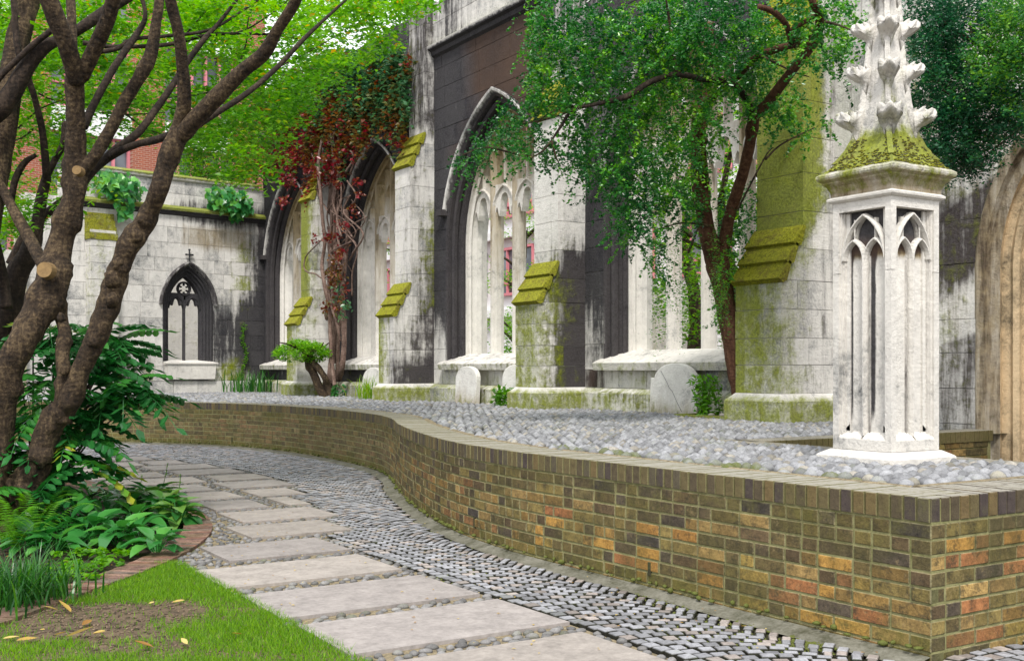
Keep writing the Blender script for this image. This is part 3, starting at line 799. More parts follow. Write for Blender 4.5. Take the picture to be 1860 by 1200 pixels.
# wall right of the last buttress, with the doorway
DC, DHW = 5.36, 1.45; DSP, DCC = 2.36, .42
DZ = [.05, .42, .80, 1.16, 1.52, 1.86, 2.42, 2.86, 3.32, 3.75, 4.2, 4.65, 5.1, 5.6, 6.1, 6.6, 7.1, 7.6]
def stR(x, y, z, t=.5):
    s, m, w = wall_stain(x, y, z)
    if y > 8.0: s, w, m = .30+.25*mnoise.noise((y*3, z*.6, 1)), .25, .02
    return (s, m, w, t)
for k in range(len(DZ)-1): bay_course(DC, 1.2, BUT[0]+BW*.5, DZ[k], DZ[k+1], DHW, bottom=0, spr=DSP, cc=DCC, stf=stR, blen=.75)
bay_core(DC, 1.2, BUT[0]+BW*.5, 0, 7.6, DHW+.025, -.78, fW, DSP, DCC, bottom=.001, stf=stR)
core.build('wall_core', M['stone'], nave)

def sweep_arch(name, prof, c, fr, bottom, mat, parent, spr=SPR, cc=CC, stf=stW, hood_from=None, closed=False):
    """prof: list of (half width, offset along N). swept up one jamb, over the pointed arch, down the other"""
    mb = MB(); O, U, Vv, N = fr; n = len(prof); rows_ = []
    NA = 14
    zb = bottom if hood_from is None else hood_from
    for sgn in (1, -1):
        seq = []
        if zb < spr: seq += [('z', zb+(spr-zb)*k/4) for k in range(4)]
        seq += [('t', k/NA) for k in range(NA+1)]
        if sgn < 0: seq = seq[::-1][1:]
        for kind, q in seq:
            row = []
            for hw, d in prof:
                if kind == 'z': u, z = hw, q
                else:
                    R_ = hw+cc; ta = math.acos(cc/R_); t0 = 0 if zb < spr else math.asin(min(1, (zb-spr)/R_))
                    th = t0+(ta-t0)*q; u, z = R_*math.cos(th)-cc, spr+R_*math.sin(th)
                row.append(O+U*(c+sgn*u)+Vv*z+N*d)
            rows_.append(row)
    V = [p for r in rows_ for p in r]; Fc = []
    for i in range(len(rows_)-1):
        for j in range(n-1): Fc.append((i*n+j, i*n+j+1, (i+1)*n+j+1, (i+1)*n+j))
    if closed: Fc += [tuple(range(n)), tuple(range(len(V)-n, len(V)))]
    mb.add(V, Fc, lambda x, y, z: stf(x, y, z, .5)); return mb.build(name, mat, parent)
def dark(x, y, z, t=.5): return (1.0-.25*smooth(1.9,1.4,z), .05, .1, .3)
def dark3(x, y, z, t=.5): return (.62, .02, .3, .4)
def light(x, y, z, t=.5): return (.10+.25*smooth(4.6,5.6,z), .0, .22+.5*smooth(4.0,5.3,z), .7)
def bar(mb, p, q, w, d0, d1, fr, st, ch=.35):
    """moulded bar between two (u,v) points: chamfered front and back"""
    O, U, Vv, N = fr; p, q = np.array(p, float), np.array(q, float); t = q-p; L_ = np.linalg.norm(t); t /= max(L_, 1e-6); nn = np.array((-t[1], t[0]))
    def w3(a, d): return O+U*a[0]+Vv*a[1]+N*d
    dm = (d0+d1)/2; dd = (d1-d0)/2; V = []
    for e in (p, q):
        for (s, d) in ((-1,dm-dd*ch),(-.35,d0),(.35,d0),(1,dm-dd*ch),(1,dm+dd*ch),(.35,d1),(-.35,d1),(-1,dm+dd*ch)):
            V.append(w3(e+nn*s*w, d))
    Fc = [(i,(i+1)%8,8+(i+1)%8,8+i) for i in range(8)]+[tuple(range(8))[::-1], tuple(range(8,16))]
    mb.add(V, Fc, st)
def arcbar(mb, c, z, hw, cc, w, d0, d1, fr, st, n=7, f=1.0):
    """pointed arch made of bars"""
    R_ = hw+cc; ta = math.acos(cc/R_)*f
    for sgn in (1, -1):
        for k in range(n):
            a, b = ta*k/n, ta*(k+1)/n
            bar(mb, (c+sgn*(R_*math.cos(a)-cc), z+R_*math.sin(a)), (c+sgn*(R_*math.cos(b)-cc), z+R_*math.sin(b)), w, d0, d1, fr, st)
def foil_plate(mb, c, hw, z0, ztop, d0, d1, fr, st, zb=None, n=22, lob=.13, rise=None, ztopf=None):
    """stone plate whose lower edge is cut to a cusped pointed arch"""
    O, U, Vv, N = fr; rise = rise or hw*1.25; us = [-hw+2*hw*k/n for k in range(n+1)]
    def zc(u):
        a = abs(u)/hw; base = rise*(1-a**1.7)**.75
        cusp = lob*math.exp(-((a-.52)/.13)**2)*2.4*hw/.38
        return z0+max(0, base-cusp) if a < .995 else z0
    lo = [zc(u) for u in us]; hi = [max(l+.01, (ztopf(c+u) if ztopf else ztop)) for u, l in zip(us, lo)]
    V = []
    for u, l, h in zip(us, lo, hi):
        for zz, d in ((l, d0), (l, d1), (h, d1), (h, d0)): V.append(O+U*(c+u)+Vv*zz+N*d)
    Fc = []
    for k in range(n):
        o = 4*k
        for i in range(4): Fc.append((o+i, o+4+i, o+4+(i+1)%4, o+(i+1)%4))
    mb.add(V, Fc, st)

TW = 1.46                                    # inner half width at the tracery
for bi, c in enumerate(BAYS):
    # hood mould with its stops
    sweep_arch('hood_mould', [(1.82,0),(1.83,.05),(1.815,.085),(1.775,.075),(1.72,0)], c, fW, 1.5, M['stone'], nave, stf=lambda x, y, z, t=.5: (.38 if x < 9.74 else .9, .3*(z > 5.7), .1, .3), hood_from=4.24, closed=True)
    for s in (1, -1):
        m_ = MB(); m_.add(*prism([(c+s*1.66,4.16),(c+s*1.86,4.16),(c+s*1.84,4.27),(c+s*1.66,4.27)], fW, 0, .15), dark); m_.build('hood_stop', M['stone'], nave)
    sweep_arch('arch_moulding', [(1.70,.0),(1.72,.012),(1.69,-.02),(1.685,-.09),(1.64,-.075),(1.60,-.10),(1.60,-.17),(1.635,-.20),(1.58,-.235),(1.545,-.215),(1.53,-.26),(1.53,-.31)], c, fW, 1.36, M['stone'], nave, stf=dark)
    sweep_arch('inner_moulding', [(1.535,-.30),(1.50,-.29),(1.50,-.35),(1.46,-.38),(1.49,-.42),(TW+.02,-.45),(TW,-.50),(TW,-.60),(TW+.03,-.64),(TW+.10,-.78)], c, fW, 1.36, M['stone_clean'], nave, stf=lambda x, y, z, t=.5: (.25 if x < 10.16 else .0, 0, .2+.5*smooth(4,5.4,z), .8))
    # sloping sill in three stones
    for k in range(3):
        a, b = c-1.80+3.6*k/3, c-1.80+3.6*(k+1)/3; g = .004
        m_ = MB(); V = []
        for y in (a+g, b-g):
            for x, z in ((9.66,1.335),(9.64,1.44),(9.70,1.47),(10.17,1.63),(10.62,1.60),(10.62,1.335)): V.append((x, y, z))
        Fc = [(i,(i+1)%6,6+(i+1)%6,6+i) for i in range(6)]+[tuple(range(6)), tuple(range(6,12))[::-1]]
        tt_ = rng.random(); m_.add(V, Fc, lambda x, y, z, t=tt_, bi=bi: ((.15 if bi == 0 else .3)+.05, .15+.3*(x<9.7), .1, .6)); m_.build('sill_stone', M['stone_clean'], nave)
    # mullions and tracery, 0.44 behind the face
    d0, d1 = -.62, -.36
    ms = [c-.73, c, c+.73]
    tr = empty('window', (10.3, c, 1.6), None, None); tr.parent = nave; tr.matrix_parent_inverse = inv(nave)
    for m0 in ms:
        q = MB(); zt = SPR+math.sqrt(max(0, (TW+CC)**2-(abs(m0-c)+CC)**2))+.02
        bar(q, (m0,1.50), (m0,zt), .062, d0, d1, fW, light); q.build('mullion', M['stone_clean'], tr)
    for k in range(4):
        lc = c-1.095+.73*k; q = MB()
        foil_plate(q, lc, .345, 4.02, 4.75, -.56, -.42, fW, light, ztopf=lambda u, c=c: min(4.62, SPR+math.sqrt(max(0, (TW+CC)**2-(abs(u-c)+CC)**2))+.02))
        arcbar(q, lc, 4.12, .36, .12, .03, -.60, -.38, fW, light, 6)
        q.build('light_head', M['stone_clean'], tr)
        q = MB(); zt = SPR+math.sqrt(max(0, (TW+CC)**2-(abs(lc-c)+CC)**2))
        if zt > 4.75:
            bar(q, (lc,4.60), (lc,zt+.01), .035, -.57, -.41, fW, light)
            if abs(lc-c) < .5:
                for s in (-1, 1): arcbar(q, lc+s*.18, 5.0, .16, .1, .022, -.55, -.43, fW, light, 4)
            q.build('tracery', M['stone_clean'], tr)
# string course with mossy top
def strg(y0, y1, parent=nave):
    q = MB(); V = []
    for y in (y0, y1):
        for x, z in ((9.8,7.16),(9.74,7.20),(9.72,7.27),(9.66,7.30),(9.64,7.36),(9.70,7.40),(9.8,7.46)): V.append((x, y, z))
    Fc = [(i,i+1,8+i,7+i) for i in range(6)]+[tuple(range(7)), tuple(range(7,14))[::-1]]
    q.add(V, Fc, lambda x, y, z: (.95 if z < 7.35 else .1, .9 if z > 7.37 else 0, 0, .5)); q.build('string_course', M['stone'], parent)
for bi in range(4): strg(BUT[bi]+BW, BUT[bi+1] if bi < 3 else 27.6)
# plinth of the wall between buttresses
for bi, c in enumerate(BAYS):
    y0, y1 = BUT[bi]+BW, (BUT[bi+1] if bi < 3 else 27.55); n = 4
    for j in range(n):
        a, b = y0+(y1-y0)*j/n+.004, y0+(y1-y0)*(j+1)/n-.004; q = []
        V = []
        for y in (a, b):
            for x, z in ((9.66,TZ-.08),(9.66,1.0),(9.785,1.075),(9.9,1.075),(9.9,TZ-.08)): V.append((x, y, z))
        Fc = [(i,(i+1)%5,5+(i+1)%5,5+i) for i in range(5)]+[tuple(range(5))[::-1], tuple(range(5,10))]; t = rng.random()
        blocks.add(V, Fc, lambda x, y, z, t=t: (.12+.5*(rng.random() < .1), .58, .2, t))

# buttresses ---------------------------------------------------------------
STG = [8.96, 9.30, 9.60]
slab_p = {}
for k, y0 in enumerate(BUT):
    bt = empty('buttress', (8.9, y0+BW/2, TZ), None, None); bt.parent = nave; bt.matrix_parent_inverse = inv(nave)
    y1 = y0+BW
    if k == 0: y1 = 9.35
    def stB(x, y, z, t=.5, k=k, y0=y0):
        front = (x < 9.02 and z < 2.5) or (x < 9.33 and 2.4 < z < 5.3) or (x < 9.63 and z > 5.1)
        side = y < y0+.02
        s = .25+.12*mnoise.noise((y*1.3+k, z*.8, x)); m = .15; w = .15
        if side:
            inner_ = smooth(9.35, 9.75, x)
            if k == 0: s = .30*inner_+.1; m = .75*smooth(2.3,3.4,z)*(1-inner_)+.42*smooth(9.6,9.0,x)
            if k == 1: s = .20+1.05*smooth(9.15,9.45,x)*smooth(3.3,2.9,z); m = .1+.3*smooth(3.6,2.8,z)*(x<9.4)
            if k == 2: s = .30+.45*inner_*smooth(4.5,3,z)+.25*(z<1.6); m = .15+.3*inner_*(2.6<z<4.4)
            if k == 3: s = .18; m = .35*(1-inner_); w = .1
            if z > 5.9 and k >= 1: s = .55
        else:
            m = .7; s = .1
            if k == 0: m = .60 if z < 2.4 else 1.15
            if k == 2: m = .55 if z < 2.4 else .25
            if k == 1: m = .52 if z < 2.4 else .12; 
            if k == 3: m = .6 if z < 2.4 else .95
            if z > 5.9 and k >= 1: s = .5
        return (s*1.15, m*1.3+.06, w, t)
    def course_box(x0, x1, z0, z1, nx):
        cuts = [x0]+sorted(x0+(x1-x0)*(j+rng.uniform(.35,.65) if nx > 1 else 1)/nx for j in range(nx-1))+[x1]
        for j in range(len(cuts)-1):
            a, b = cuts[j]+(.003 if j else 0), cuts[j+1]-.003; e = rng.uniform(0,.004)
            V, Fc = box(a-(e if j == 0 else 0), b, y0-e, y1+e, z0+.0035, z1-.0035); t = rng.random()
            blocks.add(V, Fc, lambda x, y, z, t=t: stB(x, y, z, t))
    # plinth
    for (x0, x1) in ((8.86, 9.42), (9.426, 9.86)):
        V = [(x0,y0-.09,TZ-.1),(x1,y0-.09,TZ-.1),(x1,y1+.09,TZ-.1),(x0,y1+.09,TZ-.1),(x0,y0-.09,.995),(x1,y0-.09,.995),(x1,y1+.09,.995),(x0,y1+.09,.995),
             (x0+(.1 if x0 < 9 else 0),y0-.005,1.08),(x1,y0-.005,1.08),(x1,y1+.005,1.08),(x0+(.1 if x0 < 9 else 0),y1+.005,1.08)]
        Fc = [(0,3,2,1),(8,9,10,11),(0,1,5,4),(1,2,6,5),(2,3,7,6),(3,0,4,7),(4,5,9,8),(5,6,10,9),(6,7,11,10),(7,4,8,11)]
        blocks.add(V, Fc, lambda x, y, z, k=k: (.10, .72 if z < 1.01 else .3, .2, .6))
    zz = [1.08, 1.40, 1.70, 2.02, 2.34]
    for j in range(4): course_box(STG[0], 9.9, zz[j], zz[j+1], 1+(j % 2)+(j == 1))
    zz = [2.34, 2.70, 3.12, 3.55, 3.95, 4.36, 4.75, 5.13]
    for j in range(7): course_box(STG[1], 9.9, zz[j], zz[j+1], 1+(j % 2))
    zz = [5.13, 5.55, 6.0, 6.45, 6.9, 7.35, 7.8, 8.25]
    for j in range(7): course_box(STG[2], 9.9, zz[j], zz[j+1], 1)
    cm = MB(); cm.box(STG[0]+.012, 9.88, y0+.012, y1-.012, TZ, 2.345); cm.box(STG[1]+.012, 9.88, y0+.012, y1-.012, 2.3, 5.14); cm.box(STG[2]+.012, 9.88, y0+.012, y1-.012, 5.1, 8.24)
    # weathering: wedge + three overlapping mossy slabs, twice
    for (xa, za, xb, zb) in ((STG[0], 2.34, STG[1], 2.95), (STG[1], 5.13, STG[2], 5.76)):
        V = [(xa+.01,y0+.0,za+.002),(xb+.02,y0+.0,za+.002),(xb+.02,y0+.0,zb-.03),(xa+.01,y1,za+.002),(xb+.02,y1,za+.002),(xb+.02,y1,zb-.03)]
        cm.add(V, [(0,1,2),(5,4,3),(0,3,4,1),(1,4,5,2),(2,5,3,0)], lambda x, y, z: stB(x, y, z, .5))
        dx, dz = (xb-xa)/3, (zb-za)/3
        for j in range(3):
            ln = math.hypot(dx, dz); nx_, nz_ = -dz/ln, dx/ln; x0, z0 = xa+dx*j, za+dz*j; x1, z1 = x0+dx, z0+dz; lo_, hi_ = .068, .020
            V = []
            for y in (y0-.028, y1+.028):
                V += [(x0+nx_*.0,y,z0-.035),(x0+nx_*lo_-dx*.10,y,z0+nz_*lo_-dz*.10),(x1+nx_*hi_,y,z1+nz_*hi_),(x1-nx_*.02,y,z1-nz_*.02),(x0+.06,y,z0-.01)]
            Fc = [(i,(i+1)%5,5+(i+1)%5,5+i) for i in range(5)]+[tuple(range(5)), tuple(range(5,10))[::-1]]
            q = MB(); t = rng.random(); q.add(V, Fc, lambda x, y, z, t=t: (.05, .95, .1, t)); q.build('weathering_slab', M['moss_slab'], bt)
    cm.build('buttress_core', M['stone'], bt)
blocks.emit('stone_block', M['stone'], nave, 300, 'stonework')

# doorway mouldings and deep tan reveal
def tan(x, y, z, t=.5): return (-.4, .0, .15, .9)
def tan2(x, y, z, t=.5): return (-.05, .05, .2, .3)
sweep_arch('door_arch_moulding', [(DHW+.03,.0),(DHW,.015),(DHW-.08,-.0),(DHW-.09,-.09),(DHW-.17,-.12)], DC, fW, 0, M['stone'], nave, DSP, DCC, stf=lambda x, y, z, t=.5: (.42,.22,.6,.3))
sweep_arch('door_arch_moulding', [(DHW-.17,-.12),(DHW-.14,-.2),(DHW-.22,-.22),(DHW-.27,-.18),(DHW-.30,-.24),(DHW-.28,-.32),(DHW-.36,-.34)], DC, fW, 0, M['stone_tan'], nave, DSP, DCC, stf=tan2)
sweep_arch('door_reveal', [(DHW-.36,-.34),(DHW-.38,-.7),(DHW-.44,-1.5)], DC, fW, 0, M['stone_tan'], nave, DSP, DCC, stf=tan)
q = MB(); q.box(11.5, 11.7, 1.5, 9, 0, 5, tan); q.build('passage_wall', M['stone_tan'], nave)

# ---------------------------------------------------------------- the end wall
CO = A3(9.8,27.5,0); UE = A3(-.984,-.173,0); UE /= np.linalg.norm(UE); NE = A3(.173,-.984,0); NE /= np.linalg.norm(NE)
fE = (CO, UE, ZV, NE)
endw = empty('end_wall', tuple(CO+UE*2.1), 'pale streaked stone end wall with a small black two light gothic window and ivy on its parapet', 'wall')
eb = Pieces(); ecore = MB()
EC, EHW, ESP, ECC = 2.10, .66, 2.85, .48
def stE(x, y, z, t=.5):
    u = float(np.dot(A3(x,y,0)-CO, UE)); s = .2; m = .05; w = 0
    nn = mnoise.noise((u*1.3, z*.9, 4.0)); 
    s += .75*smooth(.75,.1,u)
    s += .55*smooth(2.2,1.2,u)*smooth(3.3,2.6,z)*smooth(1.0,1.7,z)
    if z > 4.65 and u < 2.5 and z < 5.3: s = .75; 
    if 4.3 < z < 4.9 and .4 < u < 2.3: w = .52; s = .28
    m += .85*math.exp(-((u-.72)/.22)**2)*smooth(2.2,3,z)*smooth(5.2,4.2,z)
    m += .8*smooth(1.95,1.3,z)*math.exp(-((u-.95)/.5)**2)
    m += .5*smooth(1.9,1.4,z)*math.exp(-((u-3.1)/.4)**2)
    s += .5*smooth(1.75,1.2,z)*smooth(2.8,3.4,u)
    if z > 5.3: s = .22; m = .18
    m += .35*math.exp(-((u-4.3)/.4)**2)*smooth(2.0,3.0,z)
    return (s, m, w, t)
ez = [1.06, 1.42, 1.82, 2.2, 2.58, 2.95, 3.35, 3.72, 4.05, 4.42, 4.8, 5.12]
EL = 5.1
for k in range(len(ez)-1): bay_course(EC, 0, EL, ez[k], ez[k+1], EHW, bottom=1.55, spr=ESP, cc=ECC, P_=eb, fr=fE, stf=stE, blen=.52)
bay_core(EC, 0, EL, TZ-.1, 5.95, .675, -.45, fE, ESP, ECC, bottom=1.5, mb=ecore, stf=stE)
ecore.build('wall_core', M['stone'], endw)
for k, (z0, z1) in enumerate(((5.28,5.62),(5.62,5.93))):
    n = 7
    for j in range(n):
        a, b = EL*j/n, EL*(j+1)/n; t = rng.random(); V, Fc = prism([(a+.005,z0+.005),(b-.005,z0+.005),(b-.005,z1-.005),(a+.005,z1-.005)], fE, -.2, .0); eb.add(V, Fc, lambda x, y, z, t=t: stE(x, y, z, t))
for j in range(8):
    a, b = EL*j/8, EL*(j+1)/8; V, Fc = prism([(a+.006,TZ-.05),(b-.006,TZ-.05),(b-.006,1.05),(a+.006,1.05)], fE, -.1, .14); t = rng.random(); eb.add(V, Fc, lambda x, y, z, t=t: (.12, .3, .2, t))
eb.emit('stone_block', M['stone'], endw, 300, 'stonework')
def ecorn(name, prof, z, u0, u1, st):
    q = MB(); V = []
    for u in (u0, u1):
        for d, dz in prof: V.append(CO+UE*u+NE*d+ZV*(z+dz))
    n = len(prof); Fc = [(i,i+1,n+i+1,n+i) for i in range(n-1)]+[tuple(range(n)), tuple(range(n,2*n))[::-1]]
    q.add(V, Fc, st); q.build(name, M['stone'], endw)
ecorn('string_course', [(0,0),(.05,.04),(.07,.10),(.13,.12),(.14,.17),(.0,.25)], 5.08, -.02, EL, lambda x, y, z: (.95 if z < 5.2 else .2, .9 if z > 5.19 else 0, 0, .4))
ecorn('coping', [(0,0),(.06,.03),(.08,.10),(-.05,.17),(-.3,.17)], 5.93, .2, EL, lambda x, y, z: (.15, .85 if z > 6.02 else .3, .2, .5))
# its buttress at the left
ebt = empty('buttress', tuple(CO+UE*4.45+NE*.5), None, None); ebt.parent = endw; ebt.matrix_parent_inverse = inv(endw)
q = MB()
z = TZ
ui0, ui1 = 4.02, 4.62
k = 0
while z < 4.3:
    h = .38; V, Fc = prism([(ui0+.004,z+.004),(ui1-.004,z+.004),(ui1-.004,z+h-.004),(ui0+.004,z+h-.004)], fE, 0, .42 if z < 2.3 else .28)
    b_ = MB(); b_.add(V, Fc, lambda x, y, z: (.18, .42, .1, .5)); b_.build('stone_block', M['stone'], ebt); z += h; k += 1
for j in range(4):
    z0 = 4.33+j*.16; d = .30-.07*j
    V, Fc = prism([(ui0-.03,z0),(ui1+.03,z0),(ui1+.03,z0+.15),(ui0-.03,z0+.15)], fE, 0, d); b_ = MB()
    b_.add(V, Fc, (.05,.8,.1,.5)); b_.build('weathering_slab', M['moss_slab'], ebt)
# the window
ewn = empty('window', tuple(CO+UE*EC+ZV*1.6), None, None); ewn.parent = endw; ewn.matrix_parent_inverse = inv(endw)
sweep_arch('hood_mould', [(.76,0),(.76,.08),(.72,.10),(.68,.06),(.66,0)], EC, fE, 1.5, M['stone'], ewn, ESP, ECC, stf=lambda x, y, z, t=.5: (.72,.1,.1,.3), hood_from=2.92, closed=True)
sweep_arch('arch_moulding', [(.67,0),(.66,-.02),(.62,-.0),(.60,-.06),(.56,-.05),(.54,-.12),(.50,-.11),(.47,-.17),(.44,-.17),(.42,-.24),(.42,-.34),(.5,-.45)], EC, fE, 1.5, M['stone'], ewn, ESP, ECC, stf=lambda x, y, z, t=.5: (1.1,0,0,.2))
dk = (1.1, 0, 0, .2)
q = MB(); bar(q, (EC,1.5), (EC,3.05), .03, -.32, -.18, fE, dk); q.build('mullion', M['stone'], ewn)
for s in (-1, 1):
    q = MB(); foil_plate(q, EC+s*.21, .19, 2.84, 3.3, -.30, -.20, fE, dk, ztopf=lambda u: min(3.22, ESP+math.sqrt(max(0, (.42+ECC)**2-(abs(u-EC)+ECC)**2))), lob=.09); arcbar(q, EC+s*.21, 2.84, .2, .1, .018, -.32, -.18, fE, dk, 5); q.build('light_head', M['stone'], ewn)
q = MB()
for k in range(16):
    a, b = 2*math.pi*k/16, 2*math.pi*(k+1)/16; bar(q, (EC+.16*math.cos(a), 3.33+.16*math.sin(a)), (EC+.16*math.cos(b), 3.33+.16*math.sin(b)), .022, -.32, -.18, fE, dk)
for k in range(6):
    a = 2*math.pi*(k+.5)/6; bar(q, (EC+.16*math.cos(a), 3.33+.16*math.sin(a)), (EC+.075*math.cos(a), 3.33+.075*math.sin(a)), .02, -.30, -.20, fE, dk)
q.build('rose_tracery', M['stone'], ewn)
m_ = MB(); V, Fc = prism([(EC-.60,1.10),(EC+.60,1.10),(EC+.64,1.47),(EC-.64,1.47)], fE, 0, .22); m_.add(V, Fc, (.2,.12,0,.8))
V = [CO+UE*(EC+a)+NE*d+ZV*z for a, d, z in ((-.68,.25,1.47),(.68,.25,1.47),(.68,.25,1.50),(-.68,.25,1.50),(-.6,-.32,1.57),(.6,-.32,1.57),(.6,-.32,1.4),(-.6,-.32,1.4))]
m_.add(V, [(0,1,2,3),(3,2,5,4),(4,5,6,7),(0,7,6,1),(1,6,5,2),(0,3,4,7)], (.08,.05,0,.8)); m_.build('sill_stone', M['stone_clean'], ewn)
# iron cross finial
m_ = MB(); bar(m_, (EC,3.86), (EC,4.26), .014, .04, .09, fE, dk); bar(m_, (EC-.08,4.15), (EC+.08,4.15), .014, .045, .085, fE, dk)
for a, z in ((-.08,4.15),(.08,4.15),(0,4.27)): bar(m_, (EC+a-.02,z), (EC+a+.02,z), .022, .04, .09, fE, dk)
bar(m_, (EC-.06,4.04), (EC+.06,4.04), .007, .05, .08, fE, dk)
tag(m_.build('cross_finial', M['metal']), 'small dark cross standing on the point of the black window arch', 'cross')
# pale wall seen through that window, and the grey pier at its left end
pw = MB(); f2 = (CO-NE*3.2, UE, ZV, NE)
V, Fc = prism([(-2.5,.7),(6.5,.7),(6.5,4.3),(-2.5,4.3)], f2, -.3, 0); pw.add(V, Fc, (.1,.35,.1,.6)); tag(pw.build('garden_wall', M['stone']), 'pale greenish wall seen through the small black window', 'wall')
EW2 = empty('stone_pier', tuple(CO+UE*5.5), 'tall grey stone pier with a moulded yellowish edge left of the end wall', 'pier')
pp2 = Pieces(); z = TZ
while z < 5.2:
    for (a, b) in ((5.14,5.5),(5.51,5.9)):
        V, Fc = prism([(a,z+.004),(b,z+.004),(b,z+.376),(a,z+.376)], fE, -.6, -.22); pp2.add(V, Fc, lambda x, y, z: (.28,.2,.1,.5))
    z += .38
pp2.emit('stone_block', M['stone'], EW2, 60)
q = MB(); V, Fc = prism([(5.9,TZ),(6.05,TZ),(6.05,4.6),(5.9,4.6)], fE, -.5, -.1); q.add(V, Fc, (.05,.5,.5,.6)); q.build('moulded_edge', M['stone'], EW2)

# ---------------------------------------------------------------- buildings behind
def bmat_brickwall():
    m, N, L, B = nodes('far_red_brick'); p = pos(N, L)
    cx = N.new('ShaderNodeSeparateXYZ'); L.new(p, cx.inputs[0]); cb = N.new('ShaderNodeCombineXYZ')
    L.new(mth(N, L, 'ADD', cx.outputs[0], mth(N, L, 'MULTIPLY', cx.outputs[1], .3)), cb.inputs[0]); L.new(cx.outputs[2], cb.inputs[1])
    b = N.new('ShaderNodeTexBrick'); b.inputs['Scale'].default_value = 1; b.inputs['Brick Width'].default_value = .225; b.inputs['Row Height'].default_value = .075
    b.inputs['Mortar Size'].default_value = .010; b.inputs['Color1'].default_value = (.33,.085,.04,1); b.inputs['Color2'].default_value = (.24,.06,.035,1); b.inputs['Mortar'].default_value = (.36,.24,.18,1)
    L.new(cb.outputs[0], b.inputs['Vector']); L.new(b.outputs['Color'], B.inputs['Base Color']); B.inputs['Roughness'].default_value = .9; return m
M['farbrick'] = bmat_brickwall()
def frB(px, d, yaw):
    p = P(px, 669, d); U = A3(-math.cos(yaw), math.sin(yaw)*-1, 0); return p, U
# brick office building beyond the end wall; facade faces the camera side
OB = P(470, 669, 44); OB[2] = 0
dv = -UE; oU = UE; oN = NE; fO = (OB, oU, ZV, oN)
ob = empty('brick_office_building', tuple(OB), 'red brick office building with white bands and red framed windows beyond the end wall', 'building')
BL = 26
lev = [(0,3.2),(6.0,6.9),(9.2,10.6),(13.0,14.0),(16.6,17.2)]
q = MB(); V, Fc = prism([(-.3,0),(BL,0),(BL,18.4),(-.3,18.4)], fO, -8, -.35); q.add(V, Fc); q.build('wall', M['farbrick'], ob)
for (z0, z1) in lev[1:]:
    q = MB(); V, Fc = prism([(-.35,z0+.5),(BL,z0+.5),(BL,z1),(-.35,z1)], fO, -.36, .1); q.add(V, Fc); q.build('white_band', M['white'], ob)
for i in range(7):
    u = -.2+i*4.2
    q = MB(); V, Fc = prism([(u,0),(u+1.25,0),(u+1.25,18.4),(u,18.4)], fO, -.37, .12 if i % 2 else .14); q.add(V, Fc); q.build('brick_pier', M['farbrick'], ob)
    for (z0, z1) in ((3.2,6.5),(6.9,9.7),(10.6,13.5),(14.0,17.1)):
        g0 = u+1.3; g1 = u+4.15
        w_ = empty('window', tuple(OB+oU*g0), None, None); w_.parent = ob; w_.matrix_parent_inverse = inv(ob)
        q = MB(); V, Fc = prism([(g0,z0),(g1,z0),(g1,z1),(g0,z1)], fO, -.3, -.2); q.add(V, Fc); q.build('pane', M['glass'], w_)
        q = MB()
        for kx in range(6):
            x = g0+(g1-g0)*kx/5; V, Fc = prism([(x-.045,z0),(x+.045,z0),(x+.045,z1),(x-.045,z1)], fO, -.18, -.06); q.add(V, Fc)
        for kz in (0,.3,1): 
            zq = z0+(z1-z0)*kz; V, Fc = prism([(g0,zq-.05),(g1,zq-.05),(g1,zq+.05),(g0,zq+.05)], fO, -.17, -.05); q.add(V, Fc)
        q.build('frame', M['pinkframe'], w_)
# white clad block beyond the nave wall
fQ = (A3(27,0,0), A3(0,1,0), ZV, A3(-1,0,0))
wb = empty('white_office_building', (27,32,0), 'white clad office block with red framed windows glimpsed through the church windows', 'building')
q = MB(); V, Fc = prism([(14,0),(75,0),(75,14.5),(14,14.5)], fQ, -8, -.3); q.add(V, Fc); q.build('wall', M['white'], wb)
for i in range(14):
    u = 16+i*4.2
    for (z0, z1) in ((4.8,6.9),(8.4,10.4),(11.6,13.8)):
        w_ = empty('window', (27,u,z0), None, None); w_.parent = wb; w_.matrix_parent_inverse = inv(wb)
        q = MB(); V, Fc = prism([(u,z0),(u+3.2,z0),(u+3.2,z1),(u,z1)], fQ, -.29, -.22); q.add(V, Fc); q.build('pane', M['glass'], w_)
        q = MB()
        for kx in range(4):
            x = u+3.2*kx/3; V, Fc = prism([(x-.035,z0),(x+.035,z0),(x+.035,z1),(x-.035,z1)], fQ, -.21, -.08); q.add(V, Fc)
        for kz in (0,.25,1):
            zq = z0+(z1-z0)*kz; V, Fc = prism([(u,zq-.06),(u+3.2,zq-.06),(u+3.2,zq+.06),(u,zq+.06)], fQ, -.2, -.07); q.add(V, Fc)
        q.build('frame', M['pinkframe'], w_)
    for z in (3.75, 7.4, 11.0):
        q = MB(); V, Fc = prism([(u-.5,z),(u+3.7,z),(u+3.7,z+.35),(u-.5,z+.35)], fQ, -.29, .1); q.add(V, Fc); q.build('white_band', M['white'], wb)
# far aisle wall of the ruin seen through the right window
fw = MB()
for (a, b) in ((14,18.2),(19.2,21.6),(22.6,24.4)): fw.box(17.0, 17.5, a, b, TZ-.1, 3.3, (.1,.4,.15,.7))
for c0 in (18.7, 22.1): fw.box(17.0,17.5,c0-.5,c0+.5,TZ-.1,1.5,(.1,.4,.15,.7))
tag(fw.build('aisle_wall', M['stone_clean']), 'pale green streaked broken wall seen through the nearest church window', 'wall')
